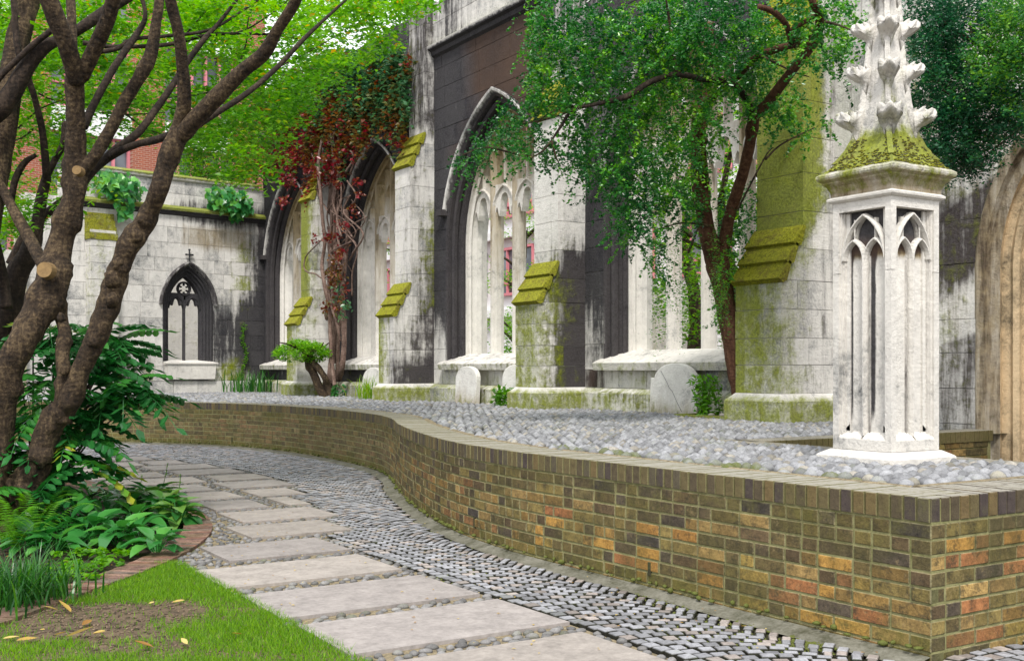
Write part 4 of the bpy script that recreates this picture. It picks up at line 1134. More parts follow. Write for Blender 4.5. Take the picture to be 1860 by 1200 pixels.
# ---------------------------------------------------------------- stone pinnacle in the foreground
PX0, PX1, PY0, PY1 = 5.655, 6.12, 4.53, 4.995; PCX, PCY = (PX0+PX1)/2, (PY0+PY1)/2; HS = .2325
pn = empty('gothic_pinnacle', (PCX,PCY,TZ), 'tall square stone pinnacle with panelled shaft and crocketed mossy spire on the cobbles', 'pinnacle')
CLN = (.14,.04,.10,.6)
def sq(mb, prof, st, s0=0):
    """square stack: (half size, z) list"""
    V = []
    for h, z in prof: V += [(PCX-h,PCY-h,z),(PCX+h,PCY-h,z),(PCX+h,PCY+h,z),(PCX-h,PCY+h,z)]
    Fc = []
    for k in range(len(prof)-1):
        for i in range(4): Fc.append((4*k+i, 4*k+(i+1)%4, 4*k+4+(i+1)%4, 4*k+4+i))
    Fc += [(3,2,1,0), tuple(range(len(V)-4, len(V)))]
    mb.add(V, Fc, st)
q = MB(); sq(q, [(HS+.075,TZ-.06),(HS+.075,TZ+.045),(HS+.065,TZ+.055),(HS+.012,TZ+.085)], lambda x, y, z: (.1,.45 if z < TZ+.03 else .0,.2,.8)); q.build('base_slab', M['stone_clean'], pn)
q = MB(); sq(q, [(HS,.838),(HS,.905),(HS-.004,.905)], CLN); q.box(PCX-.13,PCX+.13,PCY-.13,PCY+.13,.84,2.42,lambda x,y,z:(.2,.0,.2,.7)); q.build('shaft_core', M['stone_clean'], pn)
for sx in (-1, 1):
    for sy in (-1, 1):
        x0, y0 = PCX+sx*HS, PCY+sy*HS
        for (z0, z1) in ((.905,1.975),(1.979,2.44)):
            q = MB(); a = .048; q.box(min(x0,x0-sx*a),max(x0,x0-sx*a),min(y0,y0-sy*a),max(y0,y0-sy*a),z0,z1,CLN); q.build('corner_post', M['stone_clean'], pn)
c4 = [ (A3(PX0,PY0,0),A3(0,1,0),A3(-1,0,0)), (A3(PX0,PY0,0),A3(1,0,0),A3(0,-1,0)), (A3(PX1,PY0,0),A3(0,1,0),A3(1,0,0)), (A3(PX0,PY1,0),A3(1,0,0),A3(0,1,0)) ]
W2 = .465
for fi, (O, U, Nn) in enumerate(c4):
    fr = (O, U, ZV, Nn); mid = W2/2
    def stp2(x, y, z, fi=fi): return (0, .02, .05, .8)
    pan = empty('panel', tuple(O+U*mid+ZV*.9), None, None); pan.parent = pn; pan.matrix_parent_inverse = inv(pn)
    # recessed back of each light, streaked black on one side
    q = MB()
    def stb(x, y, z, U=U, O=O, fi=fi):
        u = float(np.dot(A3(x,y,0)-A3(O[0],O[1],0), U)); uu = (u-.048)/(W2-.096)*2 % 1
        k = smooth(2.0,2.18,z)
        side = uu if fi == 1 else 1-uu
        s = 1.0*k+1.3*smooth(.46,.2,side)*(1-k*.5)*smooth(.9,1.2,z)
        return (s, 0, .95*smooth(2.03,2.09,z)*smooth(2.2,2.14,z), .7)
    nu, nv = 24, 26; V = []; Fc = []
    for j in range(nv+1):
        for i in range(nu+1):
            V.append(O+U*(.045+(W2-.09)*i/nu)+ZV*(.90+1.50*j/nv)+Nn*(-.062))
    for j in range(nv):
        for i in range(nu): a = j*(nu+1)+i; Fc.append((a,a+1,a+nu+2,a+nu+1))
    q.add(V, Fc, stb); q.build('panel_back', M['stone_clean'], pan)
    # side splays with fine rolls
    q = MB()
    for (u0, u1, d) in ((.048,.060,-.018),(.060,.070,-.034),(.070,.077,-.050)):
        for a, b in ((u0,u1),(W2-u1,W2-u0)):
            V, Fc = prism([(a,.90),(b,.90),(b,2.37),(a,2.37)], fr, -.1, d); q.add(V, Fc, lambda x, y, z, d=d: (.0 if d > -.03 else .3,0,.15,.7))
    q.build('jamb_moulding', M['stone_clean'], pan)
    q = MB(); bar(q, (mid,.93), (mid,2.10), .014, -.09, -.012, fr, CLN, .4)
    for s in (-1, 1): bar(q, (mid+s*.02,.93), (mid+s*.02,2.08), .007, -.09, -.05, fr, (.5,0,.3,.5), .4)
    q.build('mullion', M['stone_clean'], pan)
    # sloping sill at the foot of each light
    q = MB(); V, Fc = prism([(.046,.906),(W2-.046,.906),(W2-.046,.955),(.046,.955)], fr, -.12, -.058); q.add(V, Fc, CLN)
    for s in (0, 1):
        a, b = (.048,mid-.008) if s == 0 else (mid+.008,W2-.048)
        V = [O+U*u+ZV*z+Nn*d for u, z, d in ((a,.905,0),(b,.905,0),(b,.915,-.004),(a,.915,-.004),(a+.025,.975,-.09),(b-.025,.975,-.09),(a,.905,-.1),(b,.905,-.1),(b,1.0,-.1),(a,1.0,-.1))]
        q.add(V, [(0,1,2,3),(3,2,5,4),(4,5,8,9),(2,1,7,8),(2,8,5),(3,9,6,0),(3,4,9)], (0,0,0,1))
    q.build('panel_sill', M['stone_clean'], pan)
    # tracery: two small arches, a big one over them, short uprights
    q = MB(); lw = (W2-.14)/4
    for s in (-1, 1):
        c_ = mid+s*lw*1.03; arcbar(q, c_, 2.06, lw*.98, .06, .011, -.085, -.014, fr, CLN, 6)
    arcbar(q, mid, 2.06, lw*2.05, .16, .012, -.08, -.010, fr, CLN, 8)
    for s in (-1, 1): bar(q, (mid+s*lw,2.17), (mid+s*lw,2.32), .008, -.08, -.03, fr, CLN)
    for s in (-1, 1): arcbar(q, mid+s*lw*.0, 2.2, lw*.98, .08, .008, -.08, -.035, fr, (.2,0,.2,.6), 5)
    q.build('tracery', M['stone_clean'], pan)
    q = MB(); V, Fc = prism([(.048,2.375),(W2-.048,2.375),(W2-.048,2.44),(.048,2.44)], fr, -.1, -.001); q.add(V, Fc, CLN); q.build('top_rail', M['stone_clean'], pan)
def capst(x, y, z): return (.36+.5*mnoise.noise((x*9,y*9,z*6)), .55 if z > 2.5 else .1, .62 if z < 2.6 else .4, .3)
q = MB(); sq(q, [(HS+.0,2.438),(HS+.012,2.44),(HS+.028,2.452),(HS+.03,2.465),(HS+.012,2.478)], (.02,.1,.3,.7)); q.build('roll_moulding', M['stone_clean'], pn)
q = MB(); sq(q, [(HS+.008,2.478),(HS+.012,2.51),(HS+.028,2.545),(HS+.05,2.565),(HS+.052,2.575),(HS+.072,2.59),(HS+.078,2.605),(HS+.078,2.62),(HS+.05,2.64)], capst); q.build('cornice', M['stone_clean'], pn)
# spire, concave square, with a wide mossy skirt
prof = [(.285,2.632),(.262,2.660),(.232,2.695),(.200,2.735),(.168,2.79),(.142,2.86),(.124,2.94),(.110,3.03),(.098,3.13),(.088,3.25),(.078,3.38),(.068,3.52),(.060,3.68),(.052,3.86),(.044,4.05),(.036,4.28),(.026,4.5)]
q = MB(); V = []; Fc = []; NS = 12
for k, (h, z) in enumerate(prof):
    ring = []
    for e, (ax, ay, bx, by) in enumerate(((-1,-1,1,-1),(1,-1,1,1),(1,1,-1,1),(-1,1,-1,-1))):
        for j in range(NS):
            t = j/NS; x, y = ax+(bx-ax)*t, ay+(by-ay)*t
            lump = 0
            if k < 6: lump = .012*mnoise.noise((x*h*40, y*h*40, z*30))*(1-k/6)
            V.append((PCX+x*(h+lump), PCY+y*(h+lump), z+lump*.8))
n = NS*4
for k in range(len(prof)-1):
    for i in range(n): Fc.append((k*n+i, k*n+(i+1)%n, (k+1)*n+(i+1)%n, (k+1)*n+i))
def sps(x, y, z):
    m = 1.15*smooth(2.92,2.74,z)+.35*smooth(3.3,2.9,z)*(.5+mnoise.noise((x*12,y*12,z*4)))
    return (.26+.35*mnoise.noise((x*14,y*14,z*3)), m+.30, .25*smooth(3.8,2.9,z), .35)
q.add(V, Fc, sps); q.build('spire', M['stone_clean'], pn)
# thick moss cushions on the skirt
mc = []
for k in range(1500):
    e = rng.randrange(4); t = rng.uniform(-.93, .93); zt = rng.random()**1.6*.2; z = 2.64+zt
    h = float(np.interp(z, [p[1] for p in prof], [p[0] for p in prof]))
    if zt > .09 and mnoise.noise((t*4, e, z*8)) < .0: continue
    x, y = ((t,-1),(1,t),(t,1),(-1,t))[e]; mc.append((PCX+x*h, PCY+y*h, z))
mc = np.array(mc); n = len(mc)
stones('moss_cushion', mc, nrg.uniform(.006,.014,n), nrg.uniform(.006,.014,n), nrg.uniform(.004,.010,n), nrg.uniform(0,3,n), np.stack([nrg.uniform(0,.1,n), np.ones(n), np.zeros(n), nrg.random(n)], 1), M['moss_slab'], pn)
# ridge ribs with crockets
def ribpt(z): return float(np.interp(z, [p[1] for p in prof], [p[0] for p in prof]))
def loft(mb, secs, st):
    n = len(secs[0]); V = [p for s in secs for p in s]; Fc = []
    for k in range(len(secs)-1):
        for i in range(n): Fc.append((k*n+i, k*n+(i+1)%n, (k+1)*n+(i+1)%n, (k+1)*n+i))
    Fc += [tuple(range(n))[::-1], tuple(range(len(V)-n, len(V)))]; mb.add(V, Fc, st)
for sx, sy in ((-1,-1),(1,-1),(1,1),(-1,1)):
    D = A3(sx, sy, 0)/math.sqrt(2); Tn = A3(-sy, sx, 0)/math.sqrt(2)
    q = MB(); secs = []
    for k in range(81):
        z = 2.70+k*.022; h = ribpt(z)*math.sqrt(2); wv = .018+.005*mnoise.noise((k*.9,sx,sy)); ov = .010+.006*mnoise.noise((k*.8,sx+3,sy))
        c0 = A3(PCX,PCY,z)
        secs.append([c0+D*(h-.03)+Tn*wv, c0+D*(h+ov)+Tn*wv*.9, c0+D*(h+ov+.008), c0+D*(h+ov)-Tn*wv*.9, c0+D*(h-.03)-Tn*wv])
    loft(q, secs, lambda x, y, z: (.26,.30+.6*smooth(2.95,2.8,z),.2,.4)); q.build('ridge_rib', M['stone_clean'], pn)
    for zc in (2.985, 3.285, 3.565, 3.84, 4.10):
        h = ribpt(zc-.06)*math.sqrt(2); sc = 1.16 if zc < 3.1 else 1.0
        out = [(-.03,-.20),(.004,-.165),(.012,-.12),(.026,-.085),(.046,-.058),(.070,-.040),(.098,-.026),(.120,-.014),(.138,.002),(.144,.018),(.136,.032),(.118,.036),(.104,.026),(.090,.030),(.074,.042),(.054,.044),(.040,.034),(.026,.040),(.008,.044),(-.03,.030)]
        hh = ribpt(zc-.05)*math.sqrt(2)-.012; NW = 11; q = MB(); V = []; Fc = []; n_ = len(out)
        for w_ in range(NW):
            t = -1+2*w_/(NW-1); at = abs(t)
            for i, (r, z) in enumerate(out):
                flare = .026+.042*smooth(.0,.10,r)-.008*smooth(-.06,-.15,z)        # leaf spreads towards its curled tip
                sr = 1-.34*at**2.2; lob = .022*math.sin(i*1.55+at*5.0)*at**.7+.006*mnoise.noise((i*.8, t*2.1+zc, sx+sy*2))
                rr_ = (r if r < 0 else r*sr)+lob*(r > 0); zz = z*(1-.10*at*at)-.020*at*at*(r/.14)+.010*math.cos(t*7)*smooth(.0,.1,r)+lob*.6
                cc_ = A3(PCX,PCY,zc+zz*sc)+D*(hh+rr_*sc*.90)+Tn*(t*flare*sc); V.append(cc_)
        for w_ in range(NW-1):
            for i in range(n_): a_, b_ = w_*n_+i, w_*n_+(i+1)%n_; Fc.append((a_, b_, b_+n_, a_+n_))
        Fc += [tuple(range(n_))[::-1], tuple(range(len(V)-n_, len(V)))]
        q.add(V, Fc, lambda x, y, z: (.24+.5*max(0, mnoise.noise((x*30,y*30,z*30))), .36, .2, .35)); q.build('crocket', M['stone_clean'], pn, True)

# ---------------------------------------------------------------- gravestones leaning on the plinth
def gravestone(y0, y1, ztop, label, x=9.46, shoulder=False, st=(.0,.10,.1,.95)):
    c = (y0+y1)/2; w = (y1-y0)/2; zb = TZ-.06; rise = w*(.52 if shoulder else .62); z1 = ztop-rise; poly = [(y0,zb),(y1,zb)]
    N_ = 18; ww = w*.86 if shoulder else w
    if shoulder: poly = [(y0,zb),(y1,zb),(y1,z1+rise*.15),(y1,z1+rise*.2),(c+ww,z1+rise*.2)]; 
    poly2 = []
    for k in range(N_+1):
        a = math.pi*k/N_; u = c+ww*math.cos(a); z = z1+(ztop-z1)*math.sin(a)**.9
        if shoulder and math.cos(a) < -.82: continue
        poly2.append((u, max(z, z1+rise*.2 if shoulder else z)))
    poly = poly+poly2
    if shoulder: poly += [(c-w*.80,z1+rise*.42),(c-w*.86,z1+rise*.40),(c-w*.88,z1+rise*.28),(y0+.01,z1+rise*.12),(y0,z1+rise*.02)]
    fr = (A3(x,0,0), A3(0,1,0), ZV+A3(.05,0,0), A3(-1,0,0))
    mb = MB(); V, Fc = prism(poly, fr, -.075, 0)
    n = len(poly); fr_in = [(c+(u-c)*.975, z if z < zb+.01 else z-.01) for u, z in poly]
    V2 = [fr[0]+fr[1]*u+fr[2]*z+fr[3]*.006 for u, z in fr_in]
    sty = lambda a, b, z, s=st: (s[0], s[1]+.4*smooth(TZ+.16,TZ+.02,z), s[2]+.5*smooth(TZ+.2,TZ+.05,z), s[3])
    mb.add(list(V)+V2, [f for f in Fc if f != tuple(range(n, 2*n)) and f != tuple(range(n,2*n))[::-1]]+[(n+i, n+(i+1)%n, 2*n+(i+1)%n, 2*n+i) for i in range(n)]+[tuple(range(2*n,3*n))], sty)
    o = mb.build('gravestone', M['stone_white']); tag(o, label, 'gravestone', 'old gravestones leaning against the church wall'); return o
gs = gravestone(10.62, 11.56, 1.43, 'broad gravestone with a stepped shoulder and a diagonal crack below the nearest church window', shoulder=True)
# the diagonal crack
q = MB(); cpts = [(11.35,1.33),(11.25,1.22),(11.16,1.10),(11.10,1.06),(11.0,.92),(10.9,.80)]
fr = (A3(9.452,0,0), A3(0,1,0), ZV+A3(.05,0,0), A3(-1,0,0))
for a, b in zip(cpts, cpts[1:]): bar(q, a, b, .0025, -.01, .002, fr, (1.1,0,.2,.1))
q.build('crack', M['stone'], gs)
gravestone(16.12, 16.84, 1.40, 'white round topped gravestone left of the next window sill, beside the wide grey buttress', x=9.42)
gravestone(14.72, 15.42, 1.42, 'white round topped gravestone half hidden behind a mossy buttress and a small leafy weed', x=9.5)
gravestone(19.9, 20.8, 1.38, 'farthest small gravestone behind yellowish weeds left of the grey buttress', x=9.45, st=(.2,.2,.1,.6))
# low planter kerb with two stones by the second buttress
pk = empty('low_planter', (9.2,9.75,TZ), 'low mossy planter edge holding soil and stones beside the mossy buttress', 'planter')
q = MB(); q.box(8.98,9.04,9.40,10.45,TZ-.05,TZ+.05,(.2,.8,0,.4)); q.box(9.04,9.62,10.39,10.45,TZ-.05,TZ+.05,(.2,.8,0,.4)); q.build('kerb', M['stone'], pk)
q = MB(); q.box(9.04,9.62,9.4,10.39,TZ-.05,TZ+.025); q.build('soil', M['soil'], pk)
for k in range(5):
    c = np.array([[9.08+rng.random()*.1, 9.55+k*.12, TZ+.045]]); stones('stone', c, np.array([.05]), np.array([.04]), np.array([.032]), np.array([k*1.1]), np.array([[.3,.28,.25,.1]]), M['pebble'], pk, True, None)

# ---------------------------------------------------------------- trunks and branches
def tube(mb, pts, st=(0,0,0,.5), nseg=12, knob=.10, res=None, seed=0, knots=True):
    """pts: (x,y,z,r)"""
    Q = catmull([np.array(p, float) for p in pts], 1 if len(pts) < 3 else 5)
    Q = resample(np.array([q for q in Q]), res or max(.035, .38*float(np.mean([q[3] for q in Q]))))
    n = len(Q); T = np.gradient(Q[:, :3], axis=0); T /= (np.linalg.norm(T, axis=1)[:, None]+1e-9)
    up = A3(.3,.2,1); V = []; X = np.cross(up, T[0]); X /= np.linalg.norm(X)
    for i in range(n):
        X = X-T[i]*np.dot(X, T[i]); X /= np.linalg.norm(X); Y = np.cross(T[i], X); r = Q[i][3]
        for j in range(nseg):
            a = 2*math.pi*j/nseg; d = X*math.cos(a)+Y*math.sin(a)
            p = Q[i][:3]+d*r; k = 1+knob*1.3*mnoise.noise((p[0]*4+seed, p[1]*4, p[2]*3))+knob*.9*mnoise.noise((p[0]*13, p[1]*13+seed, p[2]*9))
            if knots and r > .05:
                kk = mnoise.noise((Q[i][0]*4.1+seed*1.7, Q[i][1]*4.1, Q[i][2]*5.2)); k += max(0, kk-.12)*knob*5*(.55+.45*math.cos(a*2+seed))*(1+.8*mnoise.noise((p[0]*22, p[1]*22, p[2]*22)))
            V.append(Q[i][:3]+d*r*k)
    Fc = []
    for i in range(n-1):
        for j in range(nseg): Fc.append((i*nseg+j, i*nseg+(j+1)%nseg, (i+1)*nseg+(j+1)%nseg, (i+1)*nseg+j))
    Fc += [tuple(range(nseg))[::-1], tuple(range(len(V)-nseg, len(V)))]
    mb.add(V, Fc, st); return Q
def limb(path, parent, name, mat, seed=0, knob=.10, nseg=12):
    """path of (px, py, distance, width in photo px)"""
    pts = []
    for (px, py, d, w) in path:
        p = P(px, py, d); pts.append((p[0], p[1], p[2], w/2*d/F*(.84 if knob > .12 else .92)))
    mb = MB(); Q = tube(mb, pts, nseg=nseg, knob=knob, seed=seed); mb.build(name, mat, parent, True); return Q
def leaves(name, C, size, mat, hue, parent=None, droop=.3, elong=1.7, fold=.35, kind=None, nrm_up=.6):
    """C (n,3) leaf centres -> folded four corner leaves (two quads... kite of 4 triangles)"""
    n = len(C); C = np.asarray(C)
    up = np.concatenate([nrg.normal(0,1,(n,2))*(1-nrm_up), np.abs(nrg.normal(0,.5,(n,1)))+nrm_up], 1); up /= np.linalg.norm(up, axis=1)[:, None]
    a = nrg.uniform(0, 2*np.pi, n); d = np.stack([np.cos(a), np.sin(a), nrg.uniform(-1, .35, n)*droop*2], 1)
    d -= up*np.sum(d*up, 1)[:, None]; d /= np.linalg.norm(d, axis=1)[:, None]+1e-9; s = np.cross(up, d)
    L_ = (size*nrg.uniform(.65,1.3,n))[:, None]; W_ = L_/elong
    tip = C+d*L_*.5; tail = C-d*L_*.5; mid = C+d*L_*.0
    l = mid+s*W_*.5+up*W_*fold*.5; r = mid-s*W_*.5+up*W_*fold*.5
    V = np.stack([tail, l, tip, r], 1).reshape(-1, 3)
    b = (np.arange(n)*4)[:, None]; Fi = np.concatenate([b+np.array([[0,2,1]]), b+np.array([[0,3,2]])], 0)
    st = np.repeat(np.stack([hue, hue*0, hue*0, hue*0+1], 1), 4, axis=0)
    o = link_obj(name, mesh_np(name, V, Fi, mat, st), parent)
    if kind: o['kind'] = kind
    return o
def clump(c, r, n, flat_=.5):
    v = nrg.normal(0, 1, (n, 3)); v /= np.linalg.norm(v, axis=1)[:, None]; v *= (nrg.random((n,1))**.45); v[:, 2] *= flat_; return np.asarray(c)+v*r

# tree one: the leaning knotted tree at the left
t1 = empty('knotted_tree', tuple(PG(25,960)), 'leaning knotted grey brown tree with forked trunk growing from the shrub bed', 'tree')
limb([(-12,985,9.0,112),(14,945,9.0,90),(46,880,9.0,68),(72,827,9.0,56),(90,778,9.0,52),(113,740,9.0,50)], t1, 'trunk', M['bark'], 1, .26, 26)
limb([(110,752,9.0,48),(132,712,9.0,44),(148,668,9.0,42),(172,622,9.0,44),(186,590,9.0,48),(200,545,9.0,44),(208,505,9.0,46),(222,470,9.0,42),(245,428,9.0,48),(264,396,9.0,40),(288,345,8.9,44),(300,310,8.9,40),(314,270,8.9,42),(328,236,8.9,40)], t1, 'trunk_limb', M['bark'], 4, .26, 22)
limb([(104,765,9.0,40),(113,715,9.0,32),(116,672,9.05,30),(113,640,9.1,26),(117,605,9.2,27),(111,575,9.3,28),(105,528,9.3,30),(95,490,9.4,32)], t1, 'trunk_limb', M['bark'], 6, .26, 18)
for (px, py, w) in ((208,508,30),(200,545,24),(172,620,22),(246,428,26),(262,398,20),(300,300,22),(318,262,20),(116,672,18),(111,577,16),(74,827,40),(44,900,52),(92,778,26),(214,480,22)):
    mb = MB(); c = P(px+rng.uniform(-4,4), py, 8.93); r = w*.50*9/F
    V = [c+A3(*v)*r*A3(1,1,1.15)*(1+.45*mnoise.noise(tuple(v*1.9+px))+.25*mnoise.noise(tuple(v*6+py))) for v in I2]; mb.add(V, [tuple(f) for f in I2F]); mb.build('burl', M['bark'], t1, True)
limb([(318,262,8.9,34),(326,230,8.9,30),(335,180,8.8,26),(331,120,8.7,24),(324,60,8.6,23),(309,0,8.5,22),(300,-60,8.4,18)], t1, 'branch', M['bark'], 2, .07)
limb([(325,250,8.9,34),(360,212,8.8,34),(398,172,8.7,31),(440,130,8.6,29),(480,96,8.5,28),(504,55,8.4,22),(530,15,8.3,22),(552,-30,8.2,18)], t1, 'branch', M['bark'], 3, .07)
limb([(330,248,8.95,14),(380,214,9.0,13),(448,170,9.2,11),(504,122,9.4,10),(553,70,9.6,8),(600,26,9.8,6),(640,-10,10,4)], t1, 'branch', M['bark_dark'], 8, .05)
limb([(308,246,9.0,16),(276,256,9.2,15),(250,262,9.4,14),(215,276,9.6,15),(180,300,9.8,16),(150,330,10,18),(120,362,10.2,20)], t1, 'branch', M['bark_dark'], 9, .06)
# tree two: the upright trunk behind it
t2 = empty('upright_tree', tuple(PG(-30,975)), 'thick upright tree trunk with sawn branch stumps that forks high beside the leaning tree', 'tree')
limb([(-45,1000,8.8,110),(-25,900,8.9,84),(-5,790,9.0,72),(10,700,9.0,62),(30,640,9.0,60),(55,590,9.1,60),(80,548,9.2,64),(98,500,9.3,66),(108,450,9.4,56),(122,400,9.4,50),(134,350,9.4,46),(138,290,9.4,42),(136,200,9.3,39),(136,140,9.2,42)], t2, 'trunk', M['bark'], 11, .17, 22)
limb([(140,150,9.2,34),(120,80,9.0,36),(100,30,8.9,36),(78,-30,8.8,34)], t2, 'branch', M['bark'], 12, .05)
limb([(135,140,9.2,18),(131,60,9.3,18),(127,-20,9.4,18)], t2, 'branch', M['bark'], 13, .05)
limb([(148,140,9.2,30),(172,88,9.1,30),(194,40,9.0,30),(208,-10,8.9,28)], t2, 'branch', M['bark'], 14, .05)
limb([(138,318,9.4,30),(168,288,9.4,26),(198,240,9.4,25),(224,190,9.4,24),(252,142,9.4,24),(274,100,9.4,26),(284,40,9.4,20),(292,-20,9.4,18)], t2, 'branch', M['bark'], 15, .08)
limb([(136,350,9.5,20),(165,315,9.6,16),(205,275,9.7,15),(250,242,9.8,16),(279,204,9.9,14),(308,163,10,13),(332,125,10.1,12),(367,76,10.2,11),(395,45,10.3,8),(430,0,10.4,7)], t2, 'branch', M['bark_dark'], 16, .07)
limb([(152,232,9.6,16),(170,190,9.7,15),(200,135,9.8,14),(222,100,9.9,14),(250,60,10,13),(264,30,10,9),(256,-10,10,8)], t2, 'branch', M['bark_dark'], 17, .07)
limb([(180,95,9.9,9),(215,88,10,9),(240,72,10,8),(300,66,10.2,7),(380,55,10.4,6),(440,20,10.8,5),(480,-8,11,4)], t2, 'branch', M['bark_dark'], 18, .05)
limb([(150,78,9.9,10),(200,85,10,8),(300,82,10.2,8),(380,64,10.5,7),(470,62,10.8,5),(540,70,11,4)], t2, 'branch', M['bark_dark'], 19, .05)
for (px, py, d, r) in ((80,490,9.02,26), (139,309,9.12,15)):
    mb = MB(); c = P(px, py, d); a = A3(-CA*1.0, -CB, 0.05)
    tube(mb, [(*(c-a*.08), r*.62*d/F), (*(c+a*.002), r*.55*d/F)], knob=.03, nseg=14, res=.03); mb.build('cut_stump', M['cutwood'], t2, False)
# tree three: the group of greyer stems at the far left
t3 = empty('grey_tree', tuple(PG(-60,960)), 'greyish multi stemmed tree cut by the left edge of the picture', 'tree')
limb([(-60,960,10.4,80),(-30,780,10.5,60),(0,640,10.6,46),(17,560,10.6,46),(30,500,10.6,44),(52,460,10.6,40),(66,415,10.6,26),(74,365,10.6,22),(85,320,10.6,18)], t3, 'trunk', M['bark_dark'], 21, .09, 14)
limb([(-50,560,10.0,50),(-15,360,10.1,48),(4,260,10.2,46),(20,140,10.3,46),(38,50,10.4,44),(60,-30,10.5,40)], t3, 'trunk', M['bark'], 22, .06, 16)
limb([(-30,230,9.9,26),(0,200,9.9,40),(28,158,9.9,36),(55,112,9.9,32),(87,82,9.9,24),(118,70,10,18),(152,48,10,20),(190,22,10.1,22),(235,-6,10.2,20)], t3, 'branch', M['bark_dark'], 23, .07)
limb([(85,330,10.5,17),(83,300,10.4,16),(77,240,10.3,14),(66,190,10.2,13),(52,145,10.1,13),(34,95,10,14),(28,50,10,13),(23,-20,10,13)], t3, 'branch', M['bark_dark'], 24, .10)
limb([(82,325,10.6,15),(100,290,10.6,13),(114,262,10.6,13),(118,220,10.6,12)], t3, 'branch', M['bark_dark'], 25, .08)
limb([(-10,320,10.0,18),(8,350,10,19),(30,392,9.9,22),(52,430,9.8,24),(70,465,9.6,26),(84,492,9.5,26)], t3, 'branch', M['bark'], 26, .08)
limb([(18,480,11,18),(50,420,11,17),(95,380,11,18),(150,338,11,14)], t3, 'branch', M['bark_dark'], 27, .07)
limb([(-20,170,9.8,12),(0,140,9.8,12),(30,110,9.8,11),(60,82,9.8,12),(95,54,9.8,12)], t3, 'branch', M['bark_dark'], 28, .05)
limb([(20,365,10.8,13),(28,325,10.8,14),(45,295,10.8,12),(65,282,10.8,8)], t3, 'branch', M['bark_dark'], 29, .05)
limb([(-10,430,10.3,14),(5,500,10.3,20),(12,560,10.3,24)], t3, 'branch', M['bark_dark'], 30, .06)
# thin twigs
def twig(path, parent, w0=4, name='twig', mat='bark_dark'):
    n = len(path); limb([(x, y, d, w0*(1-.6*i/(n-1))) for i, (x, y, d) in enumerate(path)], parent, name, M[mat], 5, .03, 6)
for p_ in ([(20,245,11),(70,200,11),(118,180,11)],[(70,170,11),(90,180,11),(105,182,11)],[(240,180,11),(290,190,11),(340,200,11),(420,190,11)],[(290,178,11),(360,172,11),(400,160,11)],[(430,60,11),(455,50,11),(500,20,11),(530,-5,11)],
           [(435,115,11),(448,75,11),(450,40,11),(462,0,11)],[(410,75,11),(425,95,11),(455,110,11)],[(180,205,11),(230,208,11),(300,205,11)],[(175,178,11),(200,172,11),(225,175,11)],[(470,110,11),(500,70,11),(540,50,11)],
           [(225,205,11),(262,232,11),(300,246,11)],[(500,125,11.5),(560,95,11.6),(620,60,11.8)],[(60,235,11),(40,250,11),(10,262,11)],[(340,60,11),(370,25,11),(400,0,11)]): twig(p_, t1, 4)
# crowns: sprays of lime green leaves
def spray_region(poly, n, dr, excl=None):
    out = []; xs = [p[0] for p in poly]; ys = [p[1] for p in poly]; t = 0
    while len(out) < n and t < n*60:
        t += 1; x, y = rng.uniform(min(xs), max(xs)), rng.uniform(min(ys), max(ys))
        if not inpoly(x, y, poly): continue
        if excl and x < 330 and rng.random() < .28: continue
        if excl and excl(x, y): continue
        out.append(P(x, y, rng.uniform(*dr)))
    return out
def holes(x, y):
    # where the photograph shows the buildings and sky through the crown
    g = 0
    for (cx, cy, rx, ry) in ((105,150,32,35),(55,275,50,30),(190,235,55,22),(255,290,45,28),(385,125,42,26),(480,50,55,30),(90,350,45,60),(285,150,20,22),(375,150,30,18),(60,75,12,30),(330,140,16,28)):
        g = max(g, 1-((x-cx)/rx)**2-((y-cy)/ry)**2)
    return rng.random() < min(.97, g*2.6) if g > 0 else False
polyA = [(-20,-20),(770,-20),(760,20),(735,60),(700,95),(640,120),(590,150),(560,190),(520,235),(500,300),(455,345),(380,300),(330,235),(180,255),(150,350),(90,400),(-20,440)]
cc0 = spray_region(polyA, 780, (10.3, 15.5), holes)
Cs = []; hs = []
for c in cc0:
    k = int(nrg.integers(45, 85)); r = rng.uniform(.16,.42); q_ = clump(c, r, k, .38); q_[:, 2] -= .35*np.hypot(q_[:, 0]-c[0], q_[:, 1]-c[1])**1.5
    Cs.append(q_); hs.append(np.clip(nrg.normal(rng.uniform(.35,.75), .13, k), 0, .9))
Cs = np.concatenate(Cs); hs = np.concatenate(hs)
hs = np.where(nrg.random(len(hs)) < .02, 1.0, hs)
third = np.arange(len(Cs)) % 3
for i, tr_ in enumerate((t1, t2, t3)):
    m_ = third == i; leaves('crown', Cs[m_], .068, M['leaf_lime'], hs[m_], tr_, elong=1.9)
# ---------------------------------------------------------------- the dark feathery tree by the second window
yt = empty('feathery_evergreen', tuple(A3(9.35,9.75,TZ)), 'dark feathery evergreen with reddish forked trunk growing against the church wall beside the mossy buttress', 'tree')
pb = PB(1345, 700, 9.4); d_ = depth(9.4, pb[1]); print('evergreen depth', d_)
D0 = 12.9
limb([(1348,720,D0,40),(1334,645,D0,38),(1322,570,D0,40),(1311,515,D0,42),(1303,478,D0,48)], yt, 'trunk', M['bark_red'], 41, .10, 16)
limb([(1306,490,D0,40),(1290,445,D0-.1,34),(1279,390,D0-.2,32),(1272,330,D0-.3,30),(1268,255,D0-.4,30),(1276,180,D0-.5,28),(1282,110,D0-.6,22),(1290,40,D0-.7,16)], yt, 'trunk_limb', M['bark_red'], 42, .12, 14)
limb([(1304,495,D0,30),(1317,437,D0-.1,24),(1326,388,D0-.3,24),(1347,325,D0-.6,23),(1362,262,D0-.9,22),(1370,208,D0-1.2,24)], yt, 'trunk_limb', M['bark_red'], 43, .08, 14)
